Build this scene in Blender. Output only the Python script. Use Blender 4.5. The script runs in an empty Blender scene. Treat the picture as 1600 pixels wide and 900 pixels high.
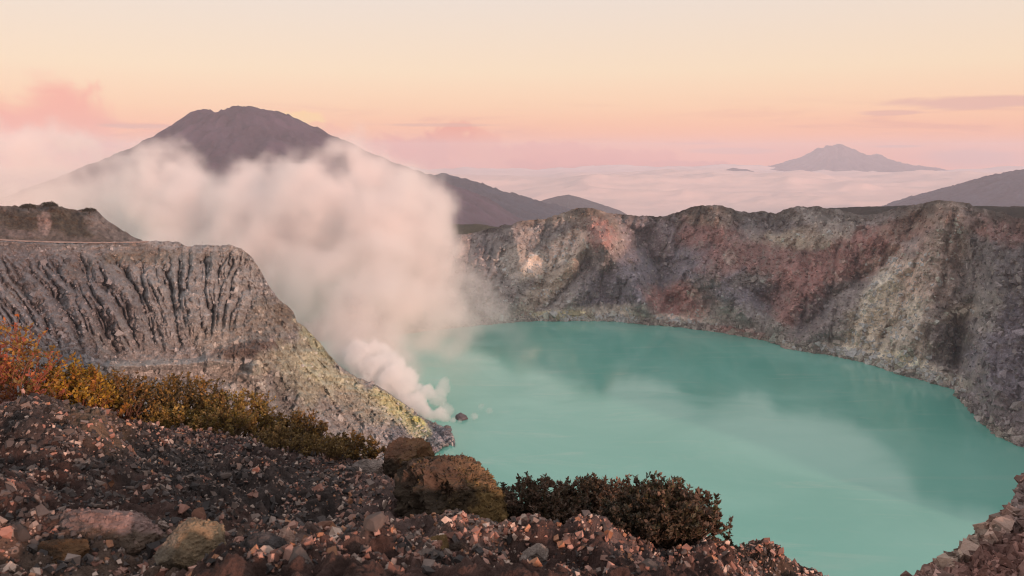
import bpy, bmesh, math, random
import numpy as np
from mathutils import Vector, Matrix

random.seed(7)
RNG = np.random.default_rng(7)
C = bpy.context.scene.collection
SC = bpy.context.scene

# ------------------------------------------------------------------ camera
CAM_H = 200.0                       # metres above the lake
FPX = 1256.0                        # focal length in pixels of the 1600 px wide frame
PITCH = math.atan((450 - 245) / FPX)
cd = bpy.data.cameras.new('camera')
cam = bpy.data.objects.new('camera', cd)
C.objects.link(cam)
cam.location = (0, 0, CAM_H)
cam.rotation_euler = (math.pi / 2 - PITCH, 0, 0)
cd.sensor_width = 36.0
cd.lens = 36.0 * FPX / 1600.0
cd.clip_start = 0.05
cd.clip_end = 200000.0
cd.dof.use_dof = True
cd.dof.focus_distance = 45.0
cd.dof.aperture_fstop = 9.0
SC.camera = cam

# ------------------------------------------------------------------ exposure / render
SC.view_settings.view_transform = 'Standard'
SC.view_settings.look = 'None'
SC.view_settings.exposure = 0.0
SC.view_settings.gamma = 1.0
SC.cycles.use_denoising = True
SC.cycles.max_bounces = 14
SC.cycles.diffuse_bounces = 2
SC.cycles.glossy_bounces = 2
SC.cycles.transmission_bounces = 2
SC.cycles.transparent_max_bounces = 8
SC.cycles.volume_bounces = 12
SC.cycles.volume_max_steps = 256
SC.cycles.volume_step_rate = 1.5
SC.cycles.sample_clamp_indirect = 4.0
SC.cycles.use_adaptive_sampling = True
SC.cycles.adaptive_threshold = 0.008
SC.cycles.filter_width = 1.1

def lin(r, g, b):
    return tuple(((c / 255) / 12.92 if c / 255 <= 0.04045 else ((c / 255 + 0.055) / 1.055) ** 2.4) for c in (r, g, b))

# ------------------------------------------------------------------ node helpers
class NT:
    def __init__(self, tree):
        self.t = tree; self.n = tree.nodes; self.l = tree.links
    def node(self, typ, **kw):
        n = self.n.new(typ)
        for k, v in kw.items():
            setattr(n, k, v)
        return n
    def put(self, sock, v):
        if hasattr(v, 'is_output'):
            self.l.new(v, sock)
        elif v is not None:
            if isinstance(v, (tuple, list)) and len(v) == 3 and sock.type == 'RGBA':
                v = (*v, 1.0)
            sock.default_value = v
    def m(self, op, a, b=None, c=None, clamp=False):
        n = self.node('ShaderNodeMath', operation=op, use_clamp=clamp)
        for i, v in enumerate((a, b, c)):
            self.put(n.inputs[i], v)
        return n.outputs[0]
    def mix(self, f, a, b, blend='MIX'):
        n = self.node('ShaderNodeMix', data_type='RGBA', blend_type=blend)
        self.put(n.inputs[0], f); self.put(n.inputs[6], a); self.put(n.inputs[7], b)
        return n.outputs[2]
    def noise(self, vec, scale, detail=4, rough=0.55, dist=0.0, dims='3D'):
        n = self.node('ShaderNodeTexNoise', noise_dimensions=dims)
        self.put(n.inputs['Vector'], vec)
        n.inputs['Scale'].default_value = scale; n.inputs['Detail'].default_value = detail
        n.inputs['Roughness'].default_value = rough; n.inputs['Distortion'].default_value = dist
        return n.outputs[0]
    def smooth(self, v, a, b):
        n = self.node('ShaderNodeMapRange', interpolation_type='SMOOTHSTEP')
        self.put(n.inputs[0], v); n.inputs[1].default_value = a; n.inputs[2].default_value = b
        return n.outputs[0]
    def ramp(self, f, stops):
        n = self.node('ShaderNodeValToRGB')
        cr = n.color_ramp
        while len(cr.elements) < len(stops):
            cr.elements.new(0.5)
        for e, (p, c) in zip(cr.elements, stops):
            e.position = p; e.color = (*c, 1)
        self.put(n.inputs[0], f)
        return n.outputs[0]

# ------------------------------------------------------------------ sun and sky
SUN_DIR = Vector((0.62, -0.74, 0.165)).normalized()      # towards the sun
SUN_EL = math.asin(SUN_DIR.z)
SUN_AZ = math.atan2(SUN_DIR.x, SUN_DIR.y)
sl = bpy.data.lights.new('sun', 'SUN')
sl.energy = 4.4
sl.color = (1.0, 0.60, 0.46)
sl.angle = math.radians(3.0)
sun = bpy.data.objects.new('sun', sl)
C.objects.link(sun)
sun.rotation_euler = SUN_DIR.to_track_quat('Z', 'Y').to_euler()

world = bpy.data.worlds.new('World')
SC.world = world
world.use_nodes = True
world.node_tree.nodes.clear()
def build_world():
    T = NT(world.node_tree)
    out = T.node('ShaderNodeOutputWorld')
    bg = T.node('ShaderNodeBackground')
    T.l.new(bg.outputs[0], out.inputs[0])
    tc = T.node('ShaderNodeTexCoord')
    nv = T.node('ShaderNodeVectorMath', operation='NORMALIZE')
    T.l.new(tc.outputs['Generated'], nv.inputs[0])
    sp = T.node('ShaderNodeSeparateXYZ'); T.l.new(nv.outputs[0], sp.inputs[0])
    x, y, z = sp.outputs
    az = T.m('ARCTAN2', x, y)
    # dawn gradient by elevation
    t = T.m('MULTIPLY_ADD', z, 1 / 1.1, 0.1 / 1.1)      # z -0.1..1 -> 0..1
    P = lambda e: (e + 0.1) / 1.1
    col = T.ramp(t, [
        (P(-0.1), lin(236, 165, 146)), (P(0.0), lin(252, 158, 126)), (P(0.028), lin(255, 180, 142)),
        (P(0.06), lin(253, 205, 166)), (P(0.10), lin(249, 219, 185)), (P(0.18), lin(238, 220, 204)),
        (P(0.32), lin(234, 221, 211)), (P(0.6), lin(220, 214, 212)), (P(1.0), lin(200, 202, 208))])
    # stratus streaks and far cumulus, defined by direction
    cv = T.node('ShaderNodeCombineXYZ')
    T.l.new(az, cv.inputs[0]); T.l.new(z, cv.inputs[1])
    st = T.node('ShaderNodeVectorMath', operation='MULTIPLY')
    T.l.new(cv.outputs[0], st.inputs[0]); st.inputs[1].default_value = (1, 9, 1)
    n_streak = T.noise(st.outputs[0], 5.0, 6, 0.6, 0.5)
    n_puff = T.noise(cv.outputs[0], 44.0, 7, 0.58, 0.3)
    n_wisp = T.noise(cv.outputs[0], 9.0, 6, 0.6, 1.2)
    band = T.m('MULTIPLY', T.smooth(n_streak, 0.48, 0.72), T.m('MULTIPLY', T.smooth(z, -0.01, 0.02), T.m('SUBTRACT', 1.0, T.smooth(z, 0.03, 0.075))))
    col = T.mix(T.m('MULTIPLY', band, 0.7), col, lin(222, 148, 138))
    def cloud(px, py, w, h, noise, amp, c, strength, soft=0.5):
        nonlocal col
        a0 = math.atan((px - 800) / FPX)
        e0 = math.sin(math.atan((245 - py) / FPX * math.cos(a0)))
        w = w / FPX * math.cos(a0) ** 2; h = h / FPX
        dx = T.m('DIVIDE', T.m('SUBTRACT', az, a0), w)
        dz = T.m('DIVIDE', T.m('SUBTRACT', z, e0), h)
        d = T.m('SQRT', T.m('ADD', T.m('MULTIPLY', dx, dx), T.m('MULTIPLY', dz, dz)))
        v = T.m('ADD', T.m('SUBTRACT', 1.0, d), T.m('MULTIPLY', T.m('SUBTRACT', noise, 0.5), amp))
        f = T.m('MULTIPLY', T.smooth(v, 0.0, soft), strength)
        col = T.mix(f, col, c)
    cloud(760, 266, 300, 44, n_puff, 1.2, lin(226, 142, 128), 0.6, 0.9)
    cloud(705, 222, 46, 34, n_puff, 1.5, lin(236, 136, 114), 0.75, 0.4)
    cloud(752, 226, 40, 30, n_puff, 1.5, lin(242, 148, 120), 0.7, 0.4)
    cloud(660, 240, 60, 30, n_puff, 1.5, lin(228, 138, 122), 0.7, 0.4)
    cloud(800, 246, 60, 22, n_puff, 1.5, lin(238, 148, 124), 0.7, 0.4)
    cloud(900, 256, 120, 18, n_puff, 1.6, lin(220, 120, 106), 0.8, 0.3)
    cloud(1020, 260, 150, 12, n_puff, 1.6, lin(218, 122, 110), 0.8, 0.35)
    cloud(860, 238, 90, 20, n_puff, 1.6, lin(238, 138, 116), 0.75, 0.4)
    cloud(960, 246, 110, 15, n_puff, 1.6, lin(236, 136, 116), 0.75, 0.4)
    cloud(610, 236, 60, 26, n_puff, 1.6, lin(236, 140, 120), 0.75, 0.4)
    cloud(478, 190, 40, 18, n_puff, 1.5, lin(255, 208, 150), 0.95, 0.25)
    cloud(510, 206, 46, 14, n_puff, 1.5, lin(248, 176, 148), 0.7, 0.3)
    cloud(-20, 215, 110, 78, n_wisp, 1.8, lin(246, 160, 142), 0.95, 0.5)
    cloud(110, 205, 100, 66, n_wisp, 2.6, lin(246, 164, 144), 0.95, 0.6)
    cloud(1490, 163, 150, 11, n_streak, 1.6, lin(226, 172, 158), 0.85, 0.5)
    cloud(1375, 178, 60, 5, n_streak, 1.6, lin(226, 168, 155), 0.7, 0.5)
    cloud(1130, 236, 90, 6, n_streak, 2.0, lin(219, 158, 148), 0.6, 0.5)
    cloud(1500, 245, 120, 15, n_streak, 1.5, lin(206, 152, 146), 0.7, 0.7)
    cloud(680, 197, 120, 3.5, n_streak, 1.6, lin(225, 166, 150), 0.7, 0.6)
    cloud(1390, 229, 60, 3, n_streak, 1.6, lin(214, 158, 150), 0.7, 0.6)
    cloud(230, 199, 70, 4, n_streak, 1.6, lin(222, 164, 152), 0.7, 0.6)
    sky = T.node('ShaderNodeTexSky', sky_type='NISHITA')
    sky.sun_disc = False; sky.sun_elevation = SUN_EL; sky.sun_rotation = SUN_AZ
    sky.altitude = 2400
    ns = T.mix(1.0, (0, 0, 0), sky.outputs[0], 'ADD')
    nsc = T.node('ShaderNodeVectorMath', operation='SCALE'); T.l.new(ns, nsc.inputs[0]); nsc.inputs['Scale'].default_value = 0.010
    tot = T.mix(1.0, col, nsc.outputs[0], 'ADD')
    T.l.new(tot, bg.inputs[0])
    bg.inputs[1].default_value = 1.0
build_world()

# ------------------------------------------------------------------ maths helpers
CP, SP = math.cos(PITCH), math.sin(PITCH)
def unproj(px, py, depth):
    """A point on the ray through a pixel of the 1600x900 frame at forward distance depth (world Y)."""
    px = np.asarray(px, float); py = np.asarray(py, float); depth = np.asarray(depth, float)
    rx = (px - 800) / FPX; ry = (450 - py) / FPX
    wy = CP + ry * SP
    wz = ry * CP - SP
    s = depth / wy
    return np.stack([rx * s, depth + 0 * px, CAM_H + wz * s], -1)
def depth_at_z(py, z):
    ry = (450 - np.asarray(py, float)) / FPX
    return (CP + ry * SP) * (z - CAM_H) / (ry * CP - SP)
def proj(P):
    X, Y, Z = P[..., 0], P[..., 1], P[..., 2] - CAM_H
    fz = Y * CP - Z * SP; uy = Y * SP + Z * CP
    return 800 + FPX * X / fz, 450 - FPX * uy / fz

def _hash(ix, iy, iz, seed):
    h = (ix.astype(np.uint32) * np.uint32(374761393) + iy.astype(np.uint32) * np.uint32(668265263)
         + iz.astype(np.uint32) * np.uint32(2147483647) + np.uint32(seed * 1013904223 % 4294967295))
    h = (h ^ (h >> np.uint32(13))) * np.uint32(1274126177)
    h = (h ^ (h >> np.uint32(16))) * np.uint32(2246822519)
    h = h ^ (h >> np.uint32(13))
    return h.astype(np.float32) * np.float32(1 / 4294967295.0)
def vnoise(x, y, z=None, seed=0):
    """smooth value noise, 0..1"""
    x = np.asarray(x, np.float32); y = np.asarray(y, np.float32)
    two = z is None
    x0 = np.floor(x); y0 = np.floor(y)
    fx = x - x0; fy = y - y0
    fx = fx * fx * fx * (fx * (fx * 6 - 15) + 10); fy = fy * fy * fy * (fy * (fy * 6 - 15) + 10)
    ix = x0.astype(np.int64); iy = y0.astype(np.int64)
    if two:
        iz = np.zeros_like(ix)
        a = _hash(ix, iy, iz, seed); b = _hash(ix + 1, iy, iz, seed)
        c = _hash(ix, iy + 1, iz, seed); d = _hash(ix + 1, iy + 1, iz, seed)
        return (a + (b - a) * fx) * (1 - fy) + (c + (d - c) * fx) * fy
    z = np.asarray(z, np.float32); z0 = np.floor(z); fz = z - z0
    fz = fz * fz * fz * (fz * (fz * 6 - 15) + 10); iz = z0.astype(np.int64)
    r = []
    for k in (0, 1):
        a = _hash(ix, iy, iz + k, seed); b = _hash(ix + 1, iy, iz + k, seed)
        c = _hash(ix, iy + 1, iz + k, seed); d = _hash(ix + 1, iy + 1, iz + k, seed)
        r.append((a + (b - a) * fx) * (1 - fy) + (c + (d - c) * fx) * fy)
    return r[0] * (1 - fz) + r[1] * fz
def fbm(x, y, z=None, oct=5, gain=0.5, lac=2.03, seed=0, ridged=False, billow=False):
    s = 0; a = 1.0; tot = 0; f = 1.0
    for o in range(oct):
        n = vnoise(np.asarray(x) * f + 17.3 * o, np.asarray(y) * f - 9.1 * o, None if z is None else np.asarray(z) * f + 5.7 * o, seed + o)
        if ridged: n = 1 - np.abs(2 * n - 1)
        if billow: n = np.abs(2 * n - 1)
        s = s + a * n; tot += a; a *= gain; f *= lac
    return s / tot
def sstep(v, a, b):
    t = np.clip((v - a) / (b - a), 0, 1)
    return t * t * (3 - 2 * t)
def curve(pts):
    xs = np.array([p[0] for p in pts], float); ys = np.array([p[1] for p in pts], float)
    return lambda x: np.interp(x, xs, ys)
def tps(pts):
    """thin plate spline through (x, y, value)"""
    p = np.array(pts, float); n = len(p)
    xy = p[:, :2] / 100.0
    def U(r2): return np.where(r2 > 1e-12, r2 * np.log(r2 + 1e-12), 0)
    K = U(((xy[:, None] - xy[None]) ** 2).sum(-1)) + np.eye(n) * 1e-3
    A = np.zeros((n + 3, n + 3)); A[:n, :n] = K; A[:n, n] = 1; A[:n, n + 1:] = xy; A[n:, :n] = A[:n, n:].T
    w = np.linalg.solve(A, np.concatenate([p[:, 2], np.zeros(3)]))
    def f(x, y):
        x = np.asarray(x, float) / 100; y = np.asarray(y, float) / 100
        o = w[n] + w[n + 1] * x + w[n + 2] * y
        for i in range(n):
            o = o + w[i] * U((x - xy[i, 0]) ** 2 + (y - xy[i, 1]) ** 2)
        return o
    return f

# ------------------------------------------------------------------ object helpers
def tag(o, label=None, cat=None, group=None, kind=None):
    if label: o['label'] = label
    if cat: o['category'] = cat
    if group: o['group'] = group
    if kind: o['kind'] = kind
    return o
def link(name, me, mat=None, parent=None, loc=None):
    o = bpy.data.objects.new(name, me)
    C.objects.link(o)
    if mat is not None and not me.materials: me.materials.append(mat)
    if parent is not None: o.parent = parent
    if loc is not None: o.location = loc
    return o
def mesh_np(name, verts, faces, tint=None, smooth=True, loops_per=None):
    """fast mesh from numpy; faces is (n, k)"""
    verts = np.asarray(verts, np.float32).reshape(-1, 3); faces = np.asarray(faces, np.int32)
    me = bpy.data.meshes.new(name)
    me.vertices.add(len(verts)); me.vertices.foreach_set('co', verts.ravel())
    n, k = faces.shape
    me.loops.add(n * k); me.loops.foreach_set('vertex_index', faces.ravel())
    me.polygons.add(n); me.polygons.foreach_set('loop_start', np.arange(0, n * k, k, dtype=np.int32))
    me.polygons.foreach_set('use_smooth', np.full(n, smooth, dtype=bool))
    if tint is not None:
        a = me.attributes.new('tint', 'FLOAT_COLOR', 'POINT')
        t = np.ones((len(verts), 4), np.float32); t[:, :3] = np.asarray(tint, np.float32).reshape(-1, 3)
        a.data.foreach_set('color', t.ravel())
    me.update(calc_edges=True)
    return me
def grid_faces(ny, nx):
    i = np.arange(ny * nx).reshape(ny, nx)
    return np.stack([i[:-1, :-1], i[:-1, 1:], i[1:, 1:], i[1:, :-1]], -1).reshape(-1, 4)
def grid_obj(name, P, tint, mat, kind='structure', smooth=True):
    ny, nx = P.shape[:2]
    me = mesh_np(name, P, grid_faces(ny, nx), tint, smooth)
    o = link(name, me, mat)
    o['kind'] = kind
    return o

# ------------------------------------------------------------------ materials
def rock_mat(name, scale=1.0, bump=0.6, vary=0.5, rough=0.95, speck=0.0, bump_dist=None, zs=1.0, coarse=1.1, fine=0.9):
    m = bpy.data.materials.new(name); m.use_nodes = True
    T = NT(m.node_tree); T.n.clear()
    out = T.node('ShaderNodeOutputMaterial'); b = T.node('ShaderNodeBsdfPrincipled')
    T.l.new(b.outputs[0], out.inputs[0])
    at = T.node('ShaderNodeAttribute', attribute_name='tint')
    geo = T.node('ShaderNodeNewGeometry')
    pos = geo.outputs['Position']
    if zs != 1.0:
        sv = T.node('ShaderNodeVectorMath', operation='MULTIPLY'); T.l.new(pos, sv.inputs[0]); sv.inputs[1].default_value = (1, 1, zs); pos = sv.outputs[0]
    n1 = T.noise(pos, 0.22 * scale, 8, 0.65, 0.6)
    n2 = T.noise(pos, 1.4 * scale, 6, 0.65, 0.2)
    v = T.m('ADD', T.m('MULTIPLY', n1, coarse), T.m('MULTIPLY', n2, fine))       # about 1
    k = T.m('MAXIMUM', 0.25, T.m('ADD', 1.0 - vary, T.m('MULTIPLY', v, vary)))
    sc = T.node('ShaderNodeVectorMath', operation='SCALE')
    T.l.new(at.outputs['Color'], sc.inputs[0]); T.l.new(k, sc.inputs['Scale'])
    col = sc.outputs[0]
    if speck:
        vo = T.node('ShaderNodeTexVoronoi'); T.l.new(pos, vo.inputs['Vector']); vo.inputs['Scale'].default_value = 3.2 * scale
        s2 = T.smooth(vo.outputs['Distance'], 0.32, 0.12)
        col = T.mix(T.m('MULTIPLY', s2, speck), col, (0.42, 0.33, 0.29))
    T.put(b.inputs['Base Color'], col)
    b.inputs['Roughness'].default_value = rough
    b.inputs['Specular IOR Level'].default_value = 0.25
    bm = T.node('ShaderNodeBump'); bm.inputs['Strength'].default_value = bump
    bm.inputs['Distance'].default_value = bump_dist if bump_dist else 1.2 / scale
    T.l.new(v, bm.inputs['Height']); T.l.new(bm.outputs[0], b.inputs['Normal'])
    return m
M_WALL = rock_mat('crater_rock', 0.8, 0.8, 1.5, bump_dist=1.4, zs=0.5, coarse=0.8, fine=1.2)
M_HEAD = rock_mat('ash_rock', 1.1, 0.8, 1.4, bump_dist=1.0)
M_FAR = rock_mat('forest_slope', 0.02, 0.5, 0.4, bump_dist=30.0)
M_HILL = rock_mat('near_forest_slope', 0.06, 0.8, 0.6, bump_dist=12.0)
M_SOIL = rock_mat('cinder_soil', 22.0, 1.0, 2.0, bump_dist=0.03)
M_ROCK = rock_mat('boulder_rock', 22.0, 1.0, 1.7, bump_dist=0.02)
M_PEBBLE = rock_mat('pebble_rock', 60.0, 0.5, 0.5, bump_dist=0.004)
M_SLOPE = rock_mat('scree', 2.5, 0.8, 0.7, bump_dist=0.2)
def leaf_mat(name):
    m = bpy.data.materials.new(name); m.use_nodes = True
    T = NT(m.node_tree); T.n.clear()
    out = T.node('ShaderNodeOutputMaterial'); b = T.node('ShaderNodeBsdfPrincipled')
    at = T.node('ShaderNodeAttribute', attribute_name='tint')
    geo = T.node('ShaderNodeNewGeometry')
    n = T.noise(geo.outputs['Position'], 40.0, 3)
    col = T.mix(T.m('MULTIPLY', n, 0.7), at.outputs['Color'], (0.03, 0.025, 0.012))
    T.put(b.inputs['Base Color'], col); b.inputs['Roughness'].default_value = 0.6
    tr = T.node('ShaderNodeBsdfTranslucent'); T.put(tr.inputs[0], at.outputs['Color'])
    ms = T.node('ShaderNodeMixShader'); ms.inputs[0].default_value = 0.25
    T.l.new(b.outputs[0], ms.inputs[1]); T.l.new(tr.outputs[0], ms.inputs[2]); T.l.new(ms.outputs[0], out.inputs[0])
    return m
M_LEAF = leaf_mat('heath_leaf')
M_TWIG = rock_mat('twig_bark', 60.0, 0.4, 0.5, bump_dist=0.002)

# ------------------------------------------------------------------ lake
def build_lake():
    m = bpy.data.materials.new('turquoise_lake_water'); m.use_nodes = True
    T = NT(m.node_tree); b = T.n['Principled BSDF']
    geo = T.node('ShaderNodeNewGeometry'); pos = geo.outputs['Position']
    n = T.noise(pos, 0.006, 5, 0.55, 0.8)
    col = T.mix(T.smooth(n, 0.35, 0.7), (0.13, 0.42, 0.345), (0.19, 0.49, 0.41))
    sk = T.node('ShaderNodeVectorMath', operation='MULTIPLY'); T.l.new(pos, sk.inputs[0]); sk.inputs[1].default_value = (0.22, 1.0, 1.0)
    scum = T.smooth(T.noise(sk.outputs[0], 0.03, 8, 0.68, 1.6), 0.52, 0.80)
    col = T.mix(T.m('MULTIPLY', scum, 0.5), col, (0.34, 0.50, 0.43))
    T.put(b.inputs['Base Color'], col)
    st = T.node('ShaderNodeVectorMath', operation='MULTIPLY'); T.l.new(pos, st.inputs[0]); st.inputs[1].default_value = (0.35, 1.0, 1.0)
    ruf = T.noise(st.outputs[0], 0.018, 6, 0.62, 1.0)
    T.put(b.inputs['Roughness'], T.m('ADD', 0.08, T.m('MULTIPLY', T.smooth(ruf, 0.45, 0.75), 0.16)))
    b.inputs['IOR'].default_value = 1.46
    w1 = T.noise(pos, 0.9, 4, 0.6); w2 = T.noise(pos, 0.05, 3, 0.5)
    bp = T.node('ShaderNodeBump'); bp.inputs['Strength'].default_value = 0.05; bp.inputs['Distance'].default_value = 0.4
    T.l.new(T.m('ADD', w1, T.m('MULTIPLY', w2, 2.0)), bp.inputs['Height']); T.l.new(bp.outputs[0], b.inputs['Normal'])
    nx, ny = 60, 50
    X, Y = np.meshgrid(np.linspace(-900, 1100, nx), np.linspace(60, 1300, ny))
    o = grid_obj('lake', np.stack([X, Y, 0 * X], -1), None, m)
build_lake()

# ------------------------------------------------------------------ paint helper: coloured mineral patches with ragged edges
def paint(px, py, base, blobs, seed=0, rag=0.55, cell=28.0):
    col = np.broadcast_to(np.asarray(base, np.float32), px.shape + (3,)).copy()
    for i, (cx, cy, rx, ry, ang, c, s) in enumerate(blobs):
        a = math.radians(ang); dx = px - cx; dy = py - cy
        u = (dx * math.cos(a) + dy * math.sin(a)) / rx; v = (-dx * math.sin(a) + dy * math.cos(a)) / ry
        d = np.sqrt(u * u + v * v) + (fbm(px / cell, py / cell, oct=5, gain=0.6, seed=seed + i * 3) - 0.5) * 2 * rag
        f = (1 - sstep(d, 0.55, 1.15)) * s
        col += (np.asarray(c, np.float32) - col) * f[..., None]
    return col
GREY = (0.17, 0.155, 0.145); DGREY = (0.085, 0.078, 0.08); BLUEG = (0.118, 0.108, 0.122); PALE = (0.30, 0.27, 0.235)
RED = (0.17, 0.094, 0.084); BROWN = (0.115, 0.085, 0.065); SULPH = (0.36, 0.33, 0.20); WHITE = (0.46, 0.41, 0.36); DARK = (0.05, 0.043, 0.038)
TAN = (0.24, 0.20, 0.16); PINK = (0.27, 0.19, 0.165)

def ridge_line(px, py, pts, w_top, w_bot=None):
    """1 on a polyline in the sheet's own coordinates, falling to 0 at distance w"""
    d = np.full(px.shape, 1e9); 
    for (x0, y0), (x1, y1) in zip(pts[:-1], pts[1:]):
        L2 = (x1 - x0) ** 2 + (y1 - y0) ** 2
        t = np.clip(((px - x0) * (x1 - x0) + (py - y0) * (y1 - y0)) / L2, 0, 1)
        d = np.minimum(d, np.hypot(px - x0 - t * (x1 - x0), py - y0 - t * (y1 - y0)))
    return np.clip(1 - d / w_top, 0, 1)

def blur_x(a, sig):
    r = int(max(1, math.ceil(sig * 3))); k = np.exp(-0.5 * (np.arange(-r, r + 1) / sig) ** 2); k /= k.sum()
    p = np.pad(a, ((0, 0), (r, r)), mode='edge'); out = np.zeros_like(a)
    for i, w in enumerate(k): out += w * p[:, i:i + a.shape[1]]
    return out
def blur(a, sx, sy):
    return blur_x(blur_x(a, sx).T.copy(), sy).T
def drainage(cost, drift=None, reach=2, seed=0):
    """rain run-off down a sheet (row 0 is the foot, the last row the crest): channels that merge on the way down.
    Returns the log of the flow through each cell."""
    ny, nx = cost.shape; rng = np.random.default_rng(seed)
    A = np.zeros((ny, nx)); a = rng.uniform(.5, 1.5, nx); i0 = np.arange(nx); frac = np.zeros(nx)
    for r in range(ny - 1, -1, -1):
        A[r] = a
        if r == 0: break
        if drift is not None:
            step = drift[r] + rng.uniform(-.5, .5, nx); c0 = np.clip(i0 + np.round(step).astype(int), 0, nx - 1)
        else: c0 = i0
        best = None
        for o in range(-reach, reach + 1):
            j = np.clip(c0 + o, 0, nx - 1); c = cost[r - 1, j] + abs(o) * 1e-3
            if best is None: best, bj = c, j
            else:
                w = c < best; best = np.where(w, c, best); bj = np.where(w, j, bj)
        a = np.bincount(bj, weights=a, minlength=nx) + rng.uniform(.5, 1.5, nx) * .35
    return np.log1p(A)

def back_rows(P, steps):
    """rows that carry a sheet over its crest and down the far side"""
    top = P[-1]; rows = []
    for dy, dz in steps:
        q = top.copy(); s = 1 + dy / np.maximum(top[:, 1], 1)
        q[:, 0] *= s; q[:, 1] += dy; q[:, 2] -= dz
        rows.append(q)
    return np.concatenate([P, np.stack(rows)], 0)

CUBE_V = np.array([(x, y, z) for x in (-1, 1) for y in (-1, 1) for z in (-1, 1)], float)
CUBE_F = np.array([(0, 1, 3, 2), (4, 6, 7, 5), (0, 4, 5, 1), (2, 3, 7, 6), (0, 2, 6, 4), (1, 5, 7, 3)])
def blocks(name, p, r, col, mat, rng, flat=(.5, 1.3), jit=.68, lift=0.0):
    """angular broken pieces, one six-faced block each, as one mesh of kind stuff"""
    n = len(p)
    q = rng.normal(size=(n, 4)); q /= np.linalg.norm(q, axis=1, keepdims=True); w, x, y, z = q.T
    Rm = np.stack([1 - 2 * (y * y + z * z), 2 * (x * y - w * z), 2 * (x * z + w * y), 2 * (x * y + w * z), 1 - 2 * (x * x + z * z), 2 * (y * z - w * x), 2 * (x * z - w * y), 2 * (y * z + w * x), 1 - 2 * (x * x + y * y)], 1).reshape(n, 3, 3)
    L = (CUBE_V[None] + rng.uniform(-jit, jit, (n, 8, 3))) * .72 * (r[:, None] * rng.uniform(*flat, (n, 3)))[:, None, :]
    W = np.einsum('nij,nvj->nvi', Rm, L) + p[:, None] + np.array([0, 0, 1.])[None, None] * (r * lift)[:, None, None]
    f = (CUBE_F[None] + (np.arange(n) * 8)[:, None, None]).reshape(-1, 4)
    o = link(name, mesh_np(name, W.reshape(-1, 3), f, np.repeat(col[:, None], 8, 1).reshape(-1, 3), False), mat)
    o['kind'] = 'stuff'
    return o

# ------------------------------------------------------------------ far crater wall
WATER = [(300, 545), (560, 530), (640, 520), (700, 513), (760, 507), (815, 502), (900, 501), (960, 502), (1060, 511), (1130, 520), (1200, 532), (1245, 546),
         (1300, 555), (1350, 566), (1400, 582), (1450, 596), (1496, 610), (1506, 630), (1530, 655), (1560, 680), (1600, 699), (1700, 760), (1800, 830), (1900, 900), (2100, 1060)]
RIM = [(300, 400), (560, 390), (700, 372), (755, 358), (800, 350), (850, 342), (880, 333), (905, 325), (925, 325), (950, 333), (1000, 338), (1040, 337), (1070, 327),
       (1100, 320), (1125, 321), (1150, 329), (1185, 331), (1212, 332), (1235, 323), (1280, 323), (1320, 330), (1345, 337), (1385, 330), (1420, 321), (1455, 315), (1482, 312),
       (1512, 317), (1530, 324), (1560, 332), (1600, 342), (1700, 335), (1800, 320), (1900, 300), (2100, 260)]
RIMD = [(300, 1260), (700, 1200), (800, 1160), (920, 1130), (1000, 1140), (1110, 1095), (1200, 1085), (1280, 1040), (1380, 960), (1480, 860), (1600, 740), (1750, 600), (1900, 470), (2100, 330)]
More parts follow.
